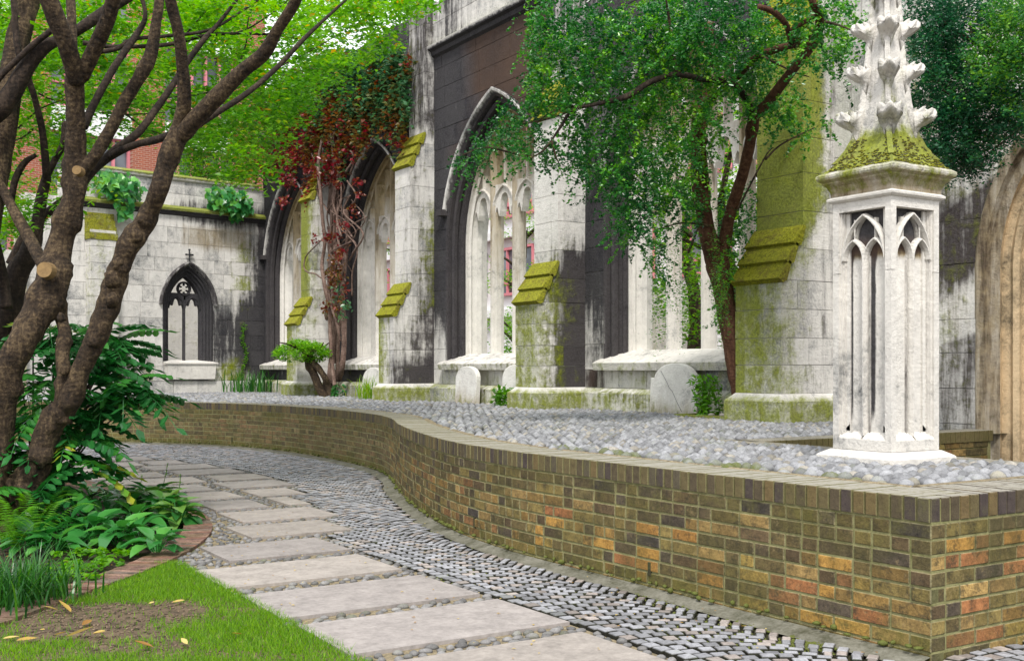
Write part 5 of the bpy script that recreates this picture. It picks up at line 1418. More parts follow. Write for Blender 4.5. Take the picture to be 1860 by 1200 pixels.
limb([(1368,212,D0-1.2,18),(1352,175,D0-1.4,14),(1326,150,D0-1.6,13),(1275,144,D0-1.8,12),(1228,135,D0-2.0,12),(1180,150,D0-2.1,12),(1137,176,D0-2.2,12),(1080,190,D0-2.3,8),(1040,200,D0-2.3,7),(1020,228,D0-2.3,6),(1000,258,D0-2.3,4)], yt, 'branch', M['bark_dark'], 44, .08)
limb([(1372,210,D0-1.2,22),(1395,186,D0-1.5,20),(1430,140,D0-1.9,20),(1458,105,D0-2.3,19),(1480,72,D0-2.6,20),(1490,38,D0-2.8,18),(1478,8,D0-3.0,14),(1466,-20,D0-3,12)], yt, 'branch', M['bark_red'], 45, .08)
limb([(1270,212,D0-.6,16),(1285,190,D0-.9,14),(1307,166,D0-1.1,12),(1340,140,D0-1.4,13),(1368,108,D0-1.7,15),(1410,90,D0-2,14),(1442,82,D0-2.2,12)], yt, 'branch', M['bark_red'], 46, .08)
limb([(1438,80,D0-2.3,12),(1428,45,D0-2.5,12),(1405,22,D0-2.6,12),(1378,12,D0-2.7,10)], yt, 'branch', M['bark_red'], 47, .07)
limb([(1484,26,D0-2.8,12),(1462,40,D0-2.8,10),(1440,52,D0-2.6,8)], yt, 'branch', M['bark_red'], 48, .07)
limb([(1228,134,D0-2,9),(1224,95,D0-2.1,7),(1217,45,D0-2.2,6),(1210,0,D0-2.3,4)], yt, 'branch', M['bark'], 49, .05)
for p_ in ([(1000,258,10.6),(985,275,10.6),(960,290,10.6)],[(1002,255,10.6),(1010,285,10.6),(1018,302,10.6)],[(960,285,10.6),(930,278,10.6),(880,268,10.6),(840,282,10.6)],[(1040,200,10.7),(1000,215,10.7),(950,225,10.7)],[(1390,290,11.5),(1420,262,11.5),(1480,232,11.4)],[(1340,380,11.8),(1390,285,11.5),(1405,268,11.5)],
           [(1380,100,10.9),(1440,130,10.8),(1470,140,10.7)],[(1290,410,12.5),(1240,405,12.4),(1190,418,12.3)],[(1080,190,10.7),(1010,200,10.7),(960,235,10.7)],[(1250,460,12.6),(1280,380,12.6),(1290,320,12.6)]): twig(p_, yt, 5, mat='bark')
# ivy-green suckers round the trunk, and the hanging feathery foliage
blobs = [(950,205,48,24,10.6),(925,240,38,30,10.6),(880,265,24,14,10.6),(850,292,22,18,10.6),(960,262,48,34,10.6),(1000,165,60,40,10.7),(985,90,35,40,10.5),(975,20,30,40,10.5),(1050,60,90,80,10.6),(1040,130,80,60,10.7),(1110,190,80,70,10.8),
 (1060,270,60,35,10.8),(1150,60,110,80,10.8),(1090,290,50,40,10.8),(1160,310,60,50,10.9),(1140,380,45,45,11),(1180,210,90,70,11),(1205,300,60,70,11.2),(1250,60,100,80,11),(1330,60,80,70,11),(1390,60,70,60,11),(1260,160,80,60,11.2),(1400,180,60,50,11.3),(1425,205,40,30,11.3),
 (1470,10,60,40,10),(1525,45,50,45,9.8),(1500,95,35,30,9.8),(1360,130,60,50,11.3),(1160,420,40,26,11.2),(1190,470,30,45,11.6),(1480,230,26,34,11.2),(1120,345,40,40,10.9),(1230,370,50,50,11.8),(1320,520,26,70,12.7),(1345,400,40,70,12.8),(1250,250,60,60,12),(1230,30,60,50,10.6)]
Cs = []; hs = []
for (bx, by, rx, ry, d) in blobs:
    area = rx*ry; n_cl = int(area/72)+4
    if (bx, by) in ((1320,520),(1190,470),(1480,230),(1425,205),(1160,420)): n_cl = int(n_cl*.6)
    hb = rng.uniform(.12,.6)
    for _ in range(n_cl):
        a = rng.uniform(0, 6.28); r = math.sqrt(rng.random()); dd = d+rng.uniform(-.25,.9)
        c = P(bx+math.cos(a)*r*rx, by+math.sin(a)*r*ry, dd); k = int(nrg.integers(32, 58))
        L_ = rng.uniform(.10,.26); dirn = A3(rng.gauss(0,.6), rng.gauss(0,.6), rng.uniform(-1,-.0)); dirn /= np.linalg.norm(dirn)
        t = nrg.random(k)[:, None]; pts = c+dirn*L_*2.3*(t-.3)+nrg.normal(0,.024,(k,3))*(1.2-t)
        pts[:, 2] -= (t[:, 0]**2)*.07
        Cs.append(pts); hs.append(np.clip(nrg.normal(hb+rng.uniform(-.28,.42), .10, k), 0, 1))
Cs = np.concatenate(Cs); hs = np.concatenate(hs); print('yew leaves', len(Cs))
leaves('crown', Cs, .040, M['leaf_yew'], hs, yt, elong=1.8, nrm_up=.35)
# hanging strands in front of the window
q = []
for _ in range(46):
    x = rng.choice((rng.uniform(1215,1265), rng.uniform(1290,1330), rng.uniform(1185,1215))); y = rng.uniform(380,520); L_ = rng.uniform(60,150)
    c = P(x, y, 12.3+rng.uniform(-.4,.4)); n = 60; t = np.linspace(0,1,n)[:, None]
    q.append(c+np.array([[0,0,-1]])*t*L_*12.3/F+np.array([[.06,.03,0]])*np.sin(t*7+x)+nrg.normal(0,.02,(n,3)))
q = np.concatenate(q); leaves('hanging_foliage', q, .028, M['leaf_yew'], nrg.uniform(.3,.95,len(q)), yt, elong=1.8)
# old bird nest in the fork
mb = MB(); c = P(1450, 78, 10.45)
for k in range(260):
    a = rng.uniform(0, 6.28); r = rng.uniform(.03,.10); z = rng.uniform(-.05,.04); b = a+rng.uniform(.6,1.6)
    p1, p2 = c+A3(math.cos(a)*r, math.sin(a)*r, z), c+A3(math.cos(b)*r*1.05, math.sin(b)*r*1.05, z+rng.uniform(-.02,.02)); t = (p2-p1); t = t/np.linalg.norm(t); s_ = np.cross(t, ZV)*.0025
    mb.add([p1-s_, p1+s_+ZV*.002, p2+s_, p2-s_+ZV*.002], [(0,1,2,3)])
tag(mb.build('bird_nest', M['nest']), 'tangled dark twig nest in the fork of the evergreen', 'nest')

# second dark evergreen behind the pinnacle
y2 = empty('evergreen_behind_pinnacle', (11.4,5.4,0), 'dense dark evergreen boughs hanging over the doorway arch behind the pinnacle', 'tree')
limb([(1990,760,9.4,40),(1985,500,9.2,38),(1960,300,9.0,36),(1930,160,8.8,30),(1880,118,8.8,16),(1820,100,8.8,11),(1780,82,8.8,10),(1745,62,8.8,9),(1700,30,8.8,6)], y2, 'trunk', M['bark'], 51, .06)
for p_ in ([(1675,125,8.8),(1700,140,8.8),(1715,165,8.8),(1735,178,8.8)],[(1785,95,8.7),(1800,70,8.7),(1830,35,8.7)],[(1765,72,8.7),(1762,40,8.7)],[(1860,120,8.8),(1800,160,8.8),(1730,215,8.8)],[(1940,180,8.8),(1860,230,8.9),(1780,290,9)],[(1500,40,9.5),(1520,45,9.5),(1560,60,9.3)]): twig(p_, y2, 6, mat='bark')
blobs = [(1690,30,50,60,9),(1700,110,45,60,9),(1755,30,50,50,9),(1740,160,60,60,9),(1805,190,60,50,9),(1720,230,50,50,9),(1770,260,55,45,9.1),(1845,150,40,60,8.8),(1845,60,50,50,8.7),(1845,225,36,30,9),(1700,290,35,35,9.2),(1745,300,36,24,9.3),(1800,110,50,40,8.6),(1850,10,60,40,8.6),(1660,200,20,50,9.3)]
Cs = []; hs = []
for (bx, by, rx, ry, d) in blobs:
    hb = .75 if (bx > 1790 and by < 190) else rng.uniform(.18,.42)
    for _ in range(int(rx*ry/26)+6):
        a = rng.uniform(0, 6.28); r = math.sqrt(rng.random()); c = P(bx+math.cos(a)*r*rx, by+math.sin(a)*r*ry, d+rng.uniform(-.4,.4)); k = int(nrg.integers(24, 42))
        L_ = rng.uniform(.08,.2); dirn = A3(rng.gauss(0,.8), rng.gauss(0,.8), rng.uniform(-.8,.1)); dirn /= np.linalg.norm(dirn); t = nrg.random(k)[:, None]
        Cs.append(c+dirn*L_*2*(t-.3)+nrg.normal(0,.026,(k,3))); hs.append(np.clip(nrg.normal(hb+rng.uniform(-.2,.25), .1, k), 0, 1))
Cs = np.concatenate(Cs); hs = np.concatenate(hs)
leaves('crown', Cs, .034, M['leaf_dark'], hs, y2, elong=2, nrm_up=.4)

# bright trees in the yard beyond the windows
def yard_tree(x, y, h, r, label, n=5200, lo=.3):
    t = empty('yard_tree', (x, y, TZ), label, 'tree', 'trees in the yard beyond the church windows')
    mb = MB(); tube(mb, [(x,y,TZ-.1,.16),(x+.1,y,TZ+h*.35,.12),(x-.1,y+.2,TZ+h*.7,.07),(x,y,TZ+h,.03)], knob=.06); mb.build('trunk', M['bark'], t, True)
    for k in range(6):
        a = k*1.05; z = TZ+h*(.3+.1*k); mb = MB(); tube(mb, [(x,y,z,.06),(x+math.cos(a)*r*.4,y+math.sin(a)*r*.4,z+.4,.04),(x+math.cos(a)*r*.9,y+math.sin(a)*r*.9,z+.7,.015)], knob=.05, nseg=7); mb.build('branch', M['bark'], t, True)
    cs = []
    for _ in range(int(n/70)):
        a = rng.uniform(0, 6.28); q = math.sqrt(rng.random())*r; z = TZ+h*rng.uniform(lo, 1.05); cs.append(clump((x+q*math.cos(a), y+q*math.sin(a), z), rng.uniform(.3,.6), 70, .5))
    cs = np.concatenate(cs); leaves('crown', cs, .085, M['leaf_bright'], nrg.uniform(.1,1,len(cs)), t)
yard_tree(12.7, 13.3, 4.4, 1.3, 'bright green leafy tree seen through the nearest church window', 6500, .22)
yard_tree(12.6, 12.0, 5.0, 1.2, 'bright green tree behind the reddish trunk of the evergreen', 6000, .15)
yard_tree(14.0, 15.8, 5.2, 1.6, 'bright green tree seen left of the nearest window mullions', 4200, .25)
yard_tree(17.5, 27.0, 5.5, 1.3, 'bright green tree glimpsed through the second window', 4200, .1)
yard_tree(13.5, 25.5, 6.4, 1.8, 'leafy tree glimpsed through the window behind the creeper stems', 4000, .2)
yard_tree(15.2, 23.6, 2.0, .8, 'small bright tree glimpsed low in the second window', 3500, .05)

# ---------------------------------------------------------------- climbers
def leafshape(name, pts, L_, mat, hue=.5, fold=.15, curl=.2):
    """a single leaf mesh: outline pts (x along 0..1, half width), midrib at the centre"""
    V = []; Fc = []
    for k, (x, w) in enumerate(pts):
        z = -curl*x*x*L_
        V += [(x*L_, -w*L_, z+fold*w*L_), (x*L_, 0, z), (x*L_, w*L_, z+fold*w*L_)]
    for k in range(len(pts)-1):
        a = 3*k; Fc += [(a,a+3,a+4,a+1),(a+1,a+4,a+5,a+2)]
    return mesh(name, V, Fc, mat, [(hue,0,0,1)]*len(V), True)
IVY = [(0,.05),(.08,.42),(.3,.34),(.42,.50),(.6,.26),(.8,.16),(1,.0)]
def orient(normal, down):
    z = Vector(normal).normalized(); x = Vector(down); x = (x-z*x.dot(z)).normalized(); y = z.cross(x); m = Matrix((x, y, z)).transposed(); return m.to_euler()
def ivy_patch(label, pts, nrm, size, n, hues=(.3,.5,.62,.8)):
    c = np.mean([p for p, r in pts], axis=0); e = empty('ivy', tuple(c), label, 'ivy')
    ms_ = [leafshape('ivy_leaf', IVY, size, M['leaf_ivy'], h) for h in hues]; tot = sum(r*r for p, r in pts)
    for p, r in pts:
        for _ in range(int(n*r*r/tot)):
            v = nrg.normal(0,1,3); v /= np.linalg.norm(v); q = p+v*r*A3(1.25,1.1,1.15)*rng.random()**.4; q = q+np.array(nrm)*.06
            o = bpy.data.objects.new('leaf', rng.choice(ms_)); col.objects.link(o); o.parent = e; o.matrix_parent_inverse = inv(e)
            o.location = q; nn = Vector(nrm)+Vector((rng.gauss(0,.4), rng.gauss(0,.4), rng.uniform(.1,.9))); o.rotation_euler = orient(nn, (rng.gauss(0,.6), rng.gauss(0,.6), -1)); s = rng.uniform(.7,1.25); o.scale = (s, s, s)
    return e
def onE(px, py, off=.15):                      # sight line meets the end wall, off in front
    k = (px-930)/F; D = A3(k*CB+CA, -k*CA+CB, (669-py)/F); O = A3(0,0,EYE); t = np.dot(CO+NE*off-O, NE)/np.dot(D, NE); return O+D*t
ivy_patch('glossy ivy tumbling over the left end of the end wall parapet above its buttress', [(onE(205,335,.2),.32),(onE(225,355,.25),.28),(onE(190,320,.2),.28),(onE(222,385,.2),.17),(onE(215,330,.3),.3),(onE(240,340,.2),.22)], NE, .17, 290)
ivy_patch('rounded bunch of glossy ivy hanging over the end wall coping near the dark corner', [(onE(400,360,.2),.3),(onE(425,365,.25),.33),(onE(385,352,.2),.18),(onE(440,372,.2),.22),(onE(425,388,.15),.16)], NE, .17, 285)
e3 = empty('climbing_shoots', tuple(onE(440,640,.05)), 'thin green shoots climbing the stained end wall above the strap leaved plant', 'climber')
cs = np.concatenate([onE(443+4*math.sin(y*.09), y, .05)+nrg.normal(0,.03,(14,3)) for y in range(590, 690, 4)]); leaves('foliage', cs, .05, M['leaf_bright'], nrg.uniform(.2,.8,len(cs)), e3)
# plants on top of the end wall: shrubby mass behind the parapet
sh = empty('parapet_shrub', tuple(onE(380,310,-.6)), 'yellow green shrub growing behind the parapet of the end wall', 'shrub')
cs = np.concatenate([clump(onE(rng.uniform(330,500), rng.uniform(235,330), -rng.uniform(.3,1.2)), .34, 60, .6) for _ in range(135)])
leaves('foliage', cs, .085, M['leaf_lime'], nrg.uniform(.15,.95,len(cs)), sh)
mb = MB(); 
for k in range(7):
    p0 = onE(350+k*22, 345, -.5); mb2 = tube(mb, [(*p0,.03),(*(p0+A3(.1,0,.4)),.02),(*(p0+A3(-.1,.1,.9)),.01)], nseg=6)
mb.build('stem', M['bark'], sh)
s2 = empty('parapet_shrub', tuple(onE(175,420,-.4)), 'yellowing shrub behind the left end of the end wall, between the tree trunks', 'shrub')
cs = np.concatenate([clump(onE(rng.uniform(80,160), rng.uniform(330,460), -rng.uniform(.6,1.6)), .25, 60, .6) for _ in range(50)])
leaves('foliage', cs, .07, M['leaf_lime'], np.clip(nrg.normal(.8,.2,len(cs)),0,1), s2)

# the great creeper on the nave wall: tangle of stems plus turning leaves
vn = empty('wall_creeper', (9.6,22.3,TZ), 'old creeper with twisted bare stems and red and green leaves on the church wall', 'climber')
def wl_(px, py, off): return PB(px, py, WB-off)
def vstem(pl, w, off=.2, seed=0):
    pts = []
    for i, (x, y) in enumerate(pl):
        p = wl_(x, y, off+.05*math.sin(i*1.7+seed)); d = depth(p[0], p[1]); pts.append((*p, w*(1-.3*i/len(pl))/2*d/F))
    mb = MB(); tube(mb, pts, nseg=9, knob=.12, seed=seed); mb.build('stem', M['vine_stem'], vn, True)
stems = [([(615,690),(622,660),(625,620),(624,580),(621,540),(624,500),(628,460),(632,420),(628,380)],11,.35),([(608,700),(602,650),(600,600),(598,560),(590,520),(585,480),(590,440),(586,400),(582,350),(578,300),(585,255)],8,.55),
 ([(600,698),(604,640),(608,590),(606,540),(612,480),(608,420),(610,360),(606,300),(612,240),(620,190)],13,.15),([(594,695),(596,640),(592,590),(597,540),(600,470),(596,400),(602,330),(598,270),(600,210)],10,.12),
 ([(612,690),(614,630),(616,560),(604,500),(600,440),(606,380),(614,320),(618,260),(614,200)],7,.3),([(618,620),(612,590),(603,560),(597,530),(604,505),(612,480)],5,.5),([(628,470),(615,440),(612,400),(614,360),(606,330),(605,290)],5,.3),
 ([(620,430),(612,395),(620,360),(616,310),(605,280),(600,230)],4,.4),([(605,700),(606,600),(604,500),(603,400),(606,300),(610,200),(650,130)],9,.1),([(598,500),(585,505),(572,497),(560,495),(552,485),(556,465),(570,450),(585,435)],3,.6),
 ([(605,290),(620,270),(640,262),(665,215)],4,.2),([(480,310),(490,330),(505,328),(520,300),(540,270)],3.5,.3),([(585,255),(600,262),(615,255),(640,240)],3,.3),([(730,245),(715,225),(700,200),(690,150)],3,.2),([(726,250),(728,210),(730,170)],3,.2),([(600,330),(570,360),(560,400),(580,440)],2.5,.3)]
for i, (pl, w, off) in enumerate(stems): vstem(pl, w, off, i)
for k in range(26):
    x = rng.uniform(590,640); y = rng.uniform(250,560); dy = rng.uniform(50,130); vstem([(x,y),(x+rng.uniform(-22,22),y-dy*.35),(x+rng.uniform(-28,28),y-dy*.7),(x+rng.uniform(-35,35),y-dy)], rng.uniform(2,4), rng.uniform(.1,.5), k+20)
vpoly = [(748,85),(742,240),(728,262),(700,225),(672,236),(655,262),(625,290),(600,330),(580,300),(560,345),(540,300),(520,330),(500,300),(470,300),(440,280),(420,230),(450,190),(520,130),(600,90)]
Cs = []; hs = []
t = 0; cnt = 0
while cnt < 900 and t < 20000:
    t += 1; x, y = rng.uniform(415,750), rng.uniform(80,350)
    if not inpoly(x, y, vpoly): continue
    if y > 205 and rng.random() < .42: continue
    cnt += 1
    off = rng.uniform(.15,.5); c = wl_(x, y, off); k = int(nrg.integers(14, 24)); L_ = rng.uniform(.15,.5)
    tt3 = nrg.random(k)[:, None]; Cs.append(c+np.array([[-.1,0,-1]])*L_*tt3+nrg.normal(0,.055,(k,3)))
    red = smooth(120,280,y)*.46+smooth(640,520,x)*.16+.30+rng.gauss(0,.19)
    hs.append(np.clip(nrg.normal(red, .1, k), 0, 1))
Cs = np.concatenate(Cs); hs = np.concatenate(hs); leaves('creeper_leaves', Cs, .105, M['leaf_vine'], hs, vn, elong=1.35, droop=.8, nrm_up=.55, kind='stuff')
Cs = []; hs = []
for (x, y, rx, ry, n, h0) in ((612,500,20,44,17,.74),(606,560,13,34,8,.7),(614,470,18,16,6,.82),(600,430,20,8,3,.95),(620,410,12,8,2,.95),(622,550,14,20,5,.3),(590,430,6,10,2,.9),(640,380,8,10,2,.9),(580,290,12,30,4,.9),(655,330,20,30,3,.9),(530,330,25,15,6,.92),(520,370,18,18,4,.95),(610,320,20,16,5,.9)):
    for _ in range(n):
        c = wl_(x+rng.gauss(0,.5)*rx, y+rng.gauss(0,.5)*ry, rng.uniform(.3,.65)); k = 16; Cs.append(c+nrg.normal(0,.05,(k,3))); hs.append(np.clip(nrg.normal(h0, .14, k), 0, 1))
Cs = np.concatenate(Cs); hs = np.concatenate(hs); leaves('red_leaves', Cs, .095, M['leaf_vine'], hs, vn, elong=1.5, droop=.8, nrm_up=.3, kind='stuff')
# dead twigs heaped at the creeper's root
mb = MB(); c0 = wl_(600, 700, .35)
for k in range(320):
    p1 = c0+A3(rng.uniform(-.25,.1), rng.uniform(-.55,.5), rng.uniform(-.1,.28)*rng.random()); dd = A3(rng.gauss(0,1), rng.gauss(0,1), rng.gauss(0,.6)); dd /= np.linalg.norm(dd); p2 = p1+dd*rng.uniform(.08,.25); s_ = np.cross(dd, ZV)*.004
    mb.add([p1-s_, p1+s_, p2+s_, p2-s_], [(0,1,2,3)])
mb.build('dead_twigs', M['bark_dark'], vn)['kind'] = 'stuff'

# ---------------------------------------------------------------- small plants on the terrace
def TB(px, b):                             # foot of a thing on the terrace, seen at px, standing on the plane X=b
    p = PB(px, 669, b); p[2] = TZ; return p
bo = TB(595, 9.2); bt_ = empty('dwarf_tree', tuple(bo), 'small umbrella shaped tree with a bent twin trunk in front of the creeper', 'tree')
db = depth(bo[0], bo[1])
limb([(592,722,db,20),(580,704,db,17),(570,680,db,16),(562,660,db,17),(556,640,db,15),(548,628,db,10)], bt_, 'trunk', M['bark'], 61, .10)
limb([(606,721,db,22),(594,700,db,15),(590,686,db-.1,13),(578,668,db-.1,13),(566,655,db-.05,11),(565,640,db,8)], bt_, 'trunk', M['bark'], 62, .10)
for a in range(9):
    limb([(556,640,db,6),(556+30*math.cos(a*.7),630+4*math.sin(a),db+.25*math.sin(a*1.3),4),(552+46*math.cos(a*.7),622,db+.4*math.sin(a*1.3),2)], bt_, 'branch', M['bark'], a, .05, 6)
cs = []
for _ in range(190):
    a = rng.uniform(0, 6.28); r = math.sqrt(rng.random()); x = 548+50*math.cos(a)*r; y = 636+19*math.sin(a)*r+6*abs(math.cos(a)*r); cs.append(clump(P(x, y, db+rng.uniform(-.55,.55)*math.sqrt(max(.05,1-r*r))), .12, 26, .6))
cs = np.concatenate(cs); leaves('crown', cs, .055, M['leaf_bright'], np.clip(nrg.normal(.55,.25,len(cs)),0,1), bt_)
def bed_kerb(px0, px1, py, label):
    a, b = (TB(px0, py), TB(px1, py)) if py < 50 else (onE(px0, 700, .55), onE(px1, 700, .55)); a[2] = b[2] = TZ-.01; o = MB(); d = b-a; nn = A3(d[1], -d[0], 0); nn /= np.linalg.norm(nn)
    o.add([a, b, b+nn*.06, a+nn*.06, a+ZV*.03, b+ZV*.03, b+nn*.06+ZV*.03, a+nn*.06+ZV*.03], BF, (.1,.6,.5,.5)); tag(o.build('bed_edging', M['stone']), label, 'edging')
bed_kerb(555, 622, 9.0, 'thin yellowish edging in front of the umbrella shaped tree')
bed_kerb(418, 492, 709, 'thin edging in front of the strap leaved plant by the end wall')
def strap_plant(name, base, n, h, w, label, mat='reed', spread=.35, cat='plant', lean=.5, hue=(.2,.9), sep=False):
    e = empty(name, tuple(base), label, cat)
    mb = MB()
    for _ in range(n):
        b = base+A3(rng.gauss(0,spread*.5), rng.gauss(0,spread*.5), 0); hh = h*rng.uniform(.55,1.05); a = rng.uniform(0,6.28); dr = A3(math.cos(a), math.sin(a), 0); sd = A3(-math.sin(a), math.cos(a), 0); l = lean*rng.uniform(.1,1)*hh
        bend = rng.uniform(.2,1); V = []
        for k in range(6):
            t = k/5; p = b+ZV*(hh*(t-.35*bend*t*t*t*(l/hh*1.4)))+dr*(l*t*t); ww = w*(1-t**2)*.5*(.6+.4*min(1,t*4)); V += [p-sd*ww, p+sd*ww]
        hu = rng.uniform(*hue); mb.add(V, [(2*k,2*k+1,2*k+3,2*k+2) for k in range(5)], (hu,0,0,1))
    mb.build('leaves', M[mat], e); return e
strap_plant('strap_leaved_plant', onE(455,700,.38)*A3(1,1,0)+A3(0,0,TZ), 150, .68, .035, 'dark upright strap leaved plant at the foot of the stained end wall', spread=.75, lean=.6)
strap_plant('wispy_grass', TB(668,9.15), 90, .55, .02, 'yellow green wispy weed clump against the farthest gravestone', 'grass', .25, lean=.9, hue=(.5,1))
def stalk_plant(name, base, stalks, h, leafsz, label, mat, lsp=.035, hue=(.2,.9), spread=.12, lean=.25, elong=2.6):
    e = empty(name, tuple(base), label, 'plant'); cs = []; mb = MB()
    for _ in range(stalks):
        b = base+A3(rng.gauss(0,spread), rng.gauss(0,spread), 0); hh = h*rng.uniform(.6,1); a = rng.uniform(0,6.28); tp = b+A3(math.cos(a)*lean*hh, math.sin(a)*lean*hh, hh)
        tube(mb, [(*b,.004),(*((b+tp)/2+ZV*.03),.003),(*tp,.002)], nseg=5, knob=0, knots=False, res=.08)
        n = int(hh/lsp*3)
        for i in range(n):
            t = (i+1)/n; p = b+(tp-b)*t; q = rng.uniform(0,6.28); cs.append(p+A3(math.cos(q), math.sin(q), .3)*leafsz*.5)
    mb.build('stem', M['bark'], e); cs = np.array(cs); leaves('foliage', cs, leafsz, M[mat], nrg.uniform(*hue, len(cs)), e, elong=elong, nrm_up=.4); return e
stalk_plant('tall_weed', A3(9.2,9.95,TZ+.03), 9, .55, .085, 'willowy green weed in the low planter beside the mossy buttress', 'leaf_bright', .03, (0,.6))
stalk_plant('leafy_weed', TB(917,9.25), 6, .34, .10, 'small leafy weed at the foot of a buttress before the half hidden gravestone', 'leaf_bright', .03, (0,.5), .08, elong=2)
stalk_plant('leafy_weed', TB(612,9.3), 5, .28, .09, 'small blue green weed beside the bent twin trunk', 'leaf_ivy', .03, (.2,.7), .06, elong=2)

# ---------------------------------------------------------------- the planting bed
# pinnate leaved shrub
sbse = PG(60, 885); ds = depth(sbse[0], sbse[1])
shb = empty('pinnate_shrub', tuple(sbse), 'big glossy shrub with long drooping pinnate leaves behind the knotted tree', 'shrub')
def frond_mesh(L_, pairs, lw, hue, droop):
    V = []; Fc = []; S = []
    def leaf(p, d, s, up, l, w, h):
        n = len(V); q = [p, p+d*l*.35+s*w*.5+up*.006, p+d*l, p+d*l*.35-s*w*.5+up*.006, p+d*l*.7+s*w*.33-up*.01, p+d*l*.7-s*w*.33-up*.01, p+d*l*.5-up*.012]
        V.extend(q); Fc.extend([(n,n+6,n+1),(n,n+3,n+6),(n+1,n+6,n+4),(n+3,n+5,n+6),(n+4,n+6,n+2),(n+6,n+5,n+2)]); S.extend([(h,0,0,1)]*7)
    def cur(t): return A3(L_*t, 0, L_*(.25*t-droop*t*t))
    for k in range(10):
        t0, t1 = k/10, (k+1)/10; a, b = cur(t0), cur(t1); n = len(V); V.extend([a+A3(0,-.004,0), a+A3(0,.004,0), b+A3(0,.003,0), b+A3(0,-.003,0)]); Fc.append((n,n+1,n+2,n+3)); S.extend([(.3,0,0,1)]*4)
    for k in range(pairs):
        t = .18+.78*k/pairs; p = cur(t); tg = cur(t+.02)-p; tg /= np.linalg.norm(tg); sc = 1-.45*abs(t-.5)
        for s in (-1, 1):
            sd = A3(0,s,0); d = sd*.88+tg*.45-ZV*.22; d /= np.linalg.norm(d); up = ZV; sv = np.cross(up, d); sv /= np.linalg.norm(sv); leaf(p, d, sv, up, lw*sc, lw*.5*sc, min(1, max(0, hue+rng.gauss(0,.1))))
    p = cur(1); leaf(p, A3(.9,0,-.45), A3(0,1,0), ZV, lw, lw*.36, hue)
    return mesh('frond', V, Fc, M['leaf_shrub'], S)
fm = [frond_mesh(.50, 6, .175, h, dr) for h, dr in ((.15,.4),(.35,.55),(.5,.7),(.65,.5),(.3,.9),(.82,.6),(.97,.6))]
def put(me, parent, loc, rz, tilt, s, name='frond', roll=0):
    o = bpy.data.objects.new(name, me); col.objects.link(o); o.parent = parent; o.matrix_parent_inverse = inv(parent); o.location = loc; o.rotation_euler = (roll, tilt, rz); o.scale = (s, s, s); return o
heads = [(60,640,9.9),(95,690,9.7),(140,640,9.9),(180,665,9.8),(215,700,9.7),(170,720,9.6),(120,740,9.5),(80,760,9.4),(60,820,9.2),(110,830,9.3),(160,780,9.5),(205,740,9.7),(235,690,9.9),(150,600,10.2),(40,700,9.8),(110,880,9.1),(60,900,8.9),(30,760,9.5),(250,720,9.8),(90,600,10.2),(200,640,10.1),(130,800,9.2),(210,620,10.3),(20,860,9.2),(150,850,9.2),(185,610,10.3)]
for (x, y, d) in heads:
    c = P(x, y, d); mb = MB(); b0 = sbse+A3(rng.gauss(0,.2), rng.gauss(0,.2), 0); tube(mb, [(*b0,.014),(*((b0+c)/2+A3(0,0,-.1)),.011),(*c,.007)], nseg=6, knob=.03, knots=False); mb.build('stem', M['bark_dark'], shb)
    nf = 7; a0 = rng.uniform(0,6.28)
    for k in range(nf):
        put(rng.choice(fm[:5] if rng.random() < .93 else fm[5:]), shb, c, a0+k*6.28/nf+rng.uniform(-.3,.3), rng.uniform(-.45,.35), rng.uniform(.7,1.12), roll=rng.uniform(-.3,.3))
# yellow-green light shrub top left of it
# broad leaved plants
BL_ = [(0,.04),(.14,.2),(.36,.33),(.6,.31),(.84,.16),(1,.0)]
hm = [leafshape('broad_leaf', BL_, .21, M['leaf_hosta'], h, .35, c_) for h, c_ in ((.1,.3),(.35,.6),(.6,.4),(.85,.5),(.45,.9))]
he = [leafshape('edged_leaf', BL_, .20, M['leaf_edge'], h, .35, c_) for h, c_ in ((.2,.5),(.5,.7),(.7,.5),(.86,.6))]
def rosette(px, py, meshes, n, label, s=1.0, cat='plant', group=None, name='broad_leaved_plant', h=.13):
    b = PG(px, py); e = empty(name, tuple(b), label, cat, group)
    mb = MB()
    for k in range(n):
        a = k*2.4+rng.uniform(-.3,.3); t = k/n; hh = h*s*(1.25-.75*t)*rng.uniform(.85,1.15); r = .04+.07*t*s; top = b+A3(math.cos(a)*r, math.sin(a)*r, hh)
        mb.add([b+A3(-.004,0,0), b+A3(.004,0,0), top+A3(.003,0,0), top+A3(-.003,0,0)], [(0,1,2,3)], (.5,0,0,1))
        put(rng.choice(meshes), e, top, a, -.95*(1-t)+.12+rng.uniform(-.15,.15), s*rng.uniform(.75,1.15), 'leaf', rng.uniform(-.25,.25))
    mb.build('stalks', M['leaf_hosta'], e)
def spot(px): return 'left' if px < 100 else 'middle'
G1 = 'broad leaved plants in the bed'
R_ = [(120,985,1.0,'broad green leaved plant nearest the knotted trunk'),(165,990,1.0,'broad green leaved plant second from the trunk in the front row'),(75,975,1.0,'broad green leaved plant right against the knotted trunk base'),
      (215,995,.95,'broad green leaved plant in the middle of the bed front row'),(250,995,.9,'broad green leaved plant behind the small yellow green seedling'),(285,1010,.85,'low broad leaved plant closest to the bare soil corner'),(190,960,1.0,'broad green leaved plant behind the middle of the front row'),
      (140,955,1.0,'broad green leaved plant under the drooping shrub fronds'),(245,965,1.0,'broad green leaved plant beside the cream edged clump'),(100,1010,.8,'small broad leaved plant behind the grassy tuft'),(225,930,.9,'round leaved plant at the back of the bed by the paving'),(165,905,.8,'round leaved plant at the far edge of the bed beneath the shrub'),(60,1005,.9,'broad leaved plant beside the fern'),(195,915,.8,'round leaved plant beside the far paving edge')]
for (x, y, s, lb) in R_: rosette(x, y, hm, 15, lb, s, group=G1)
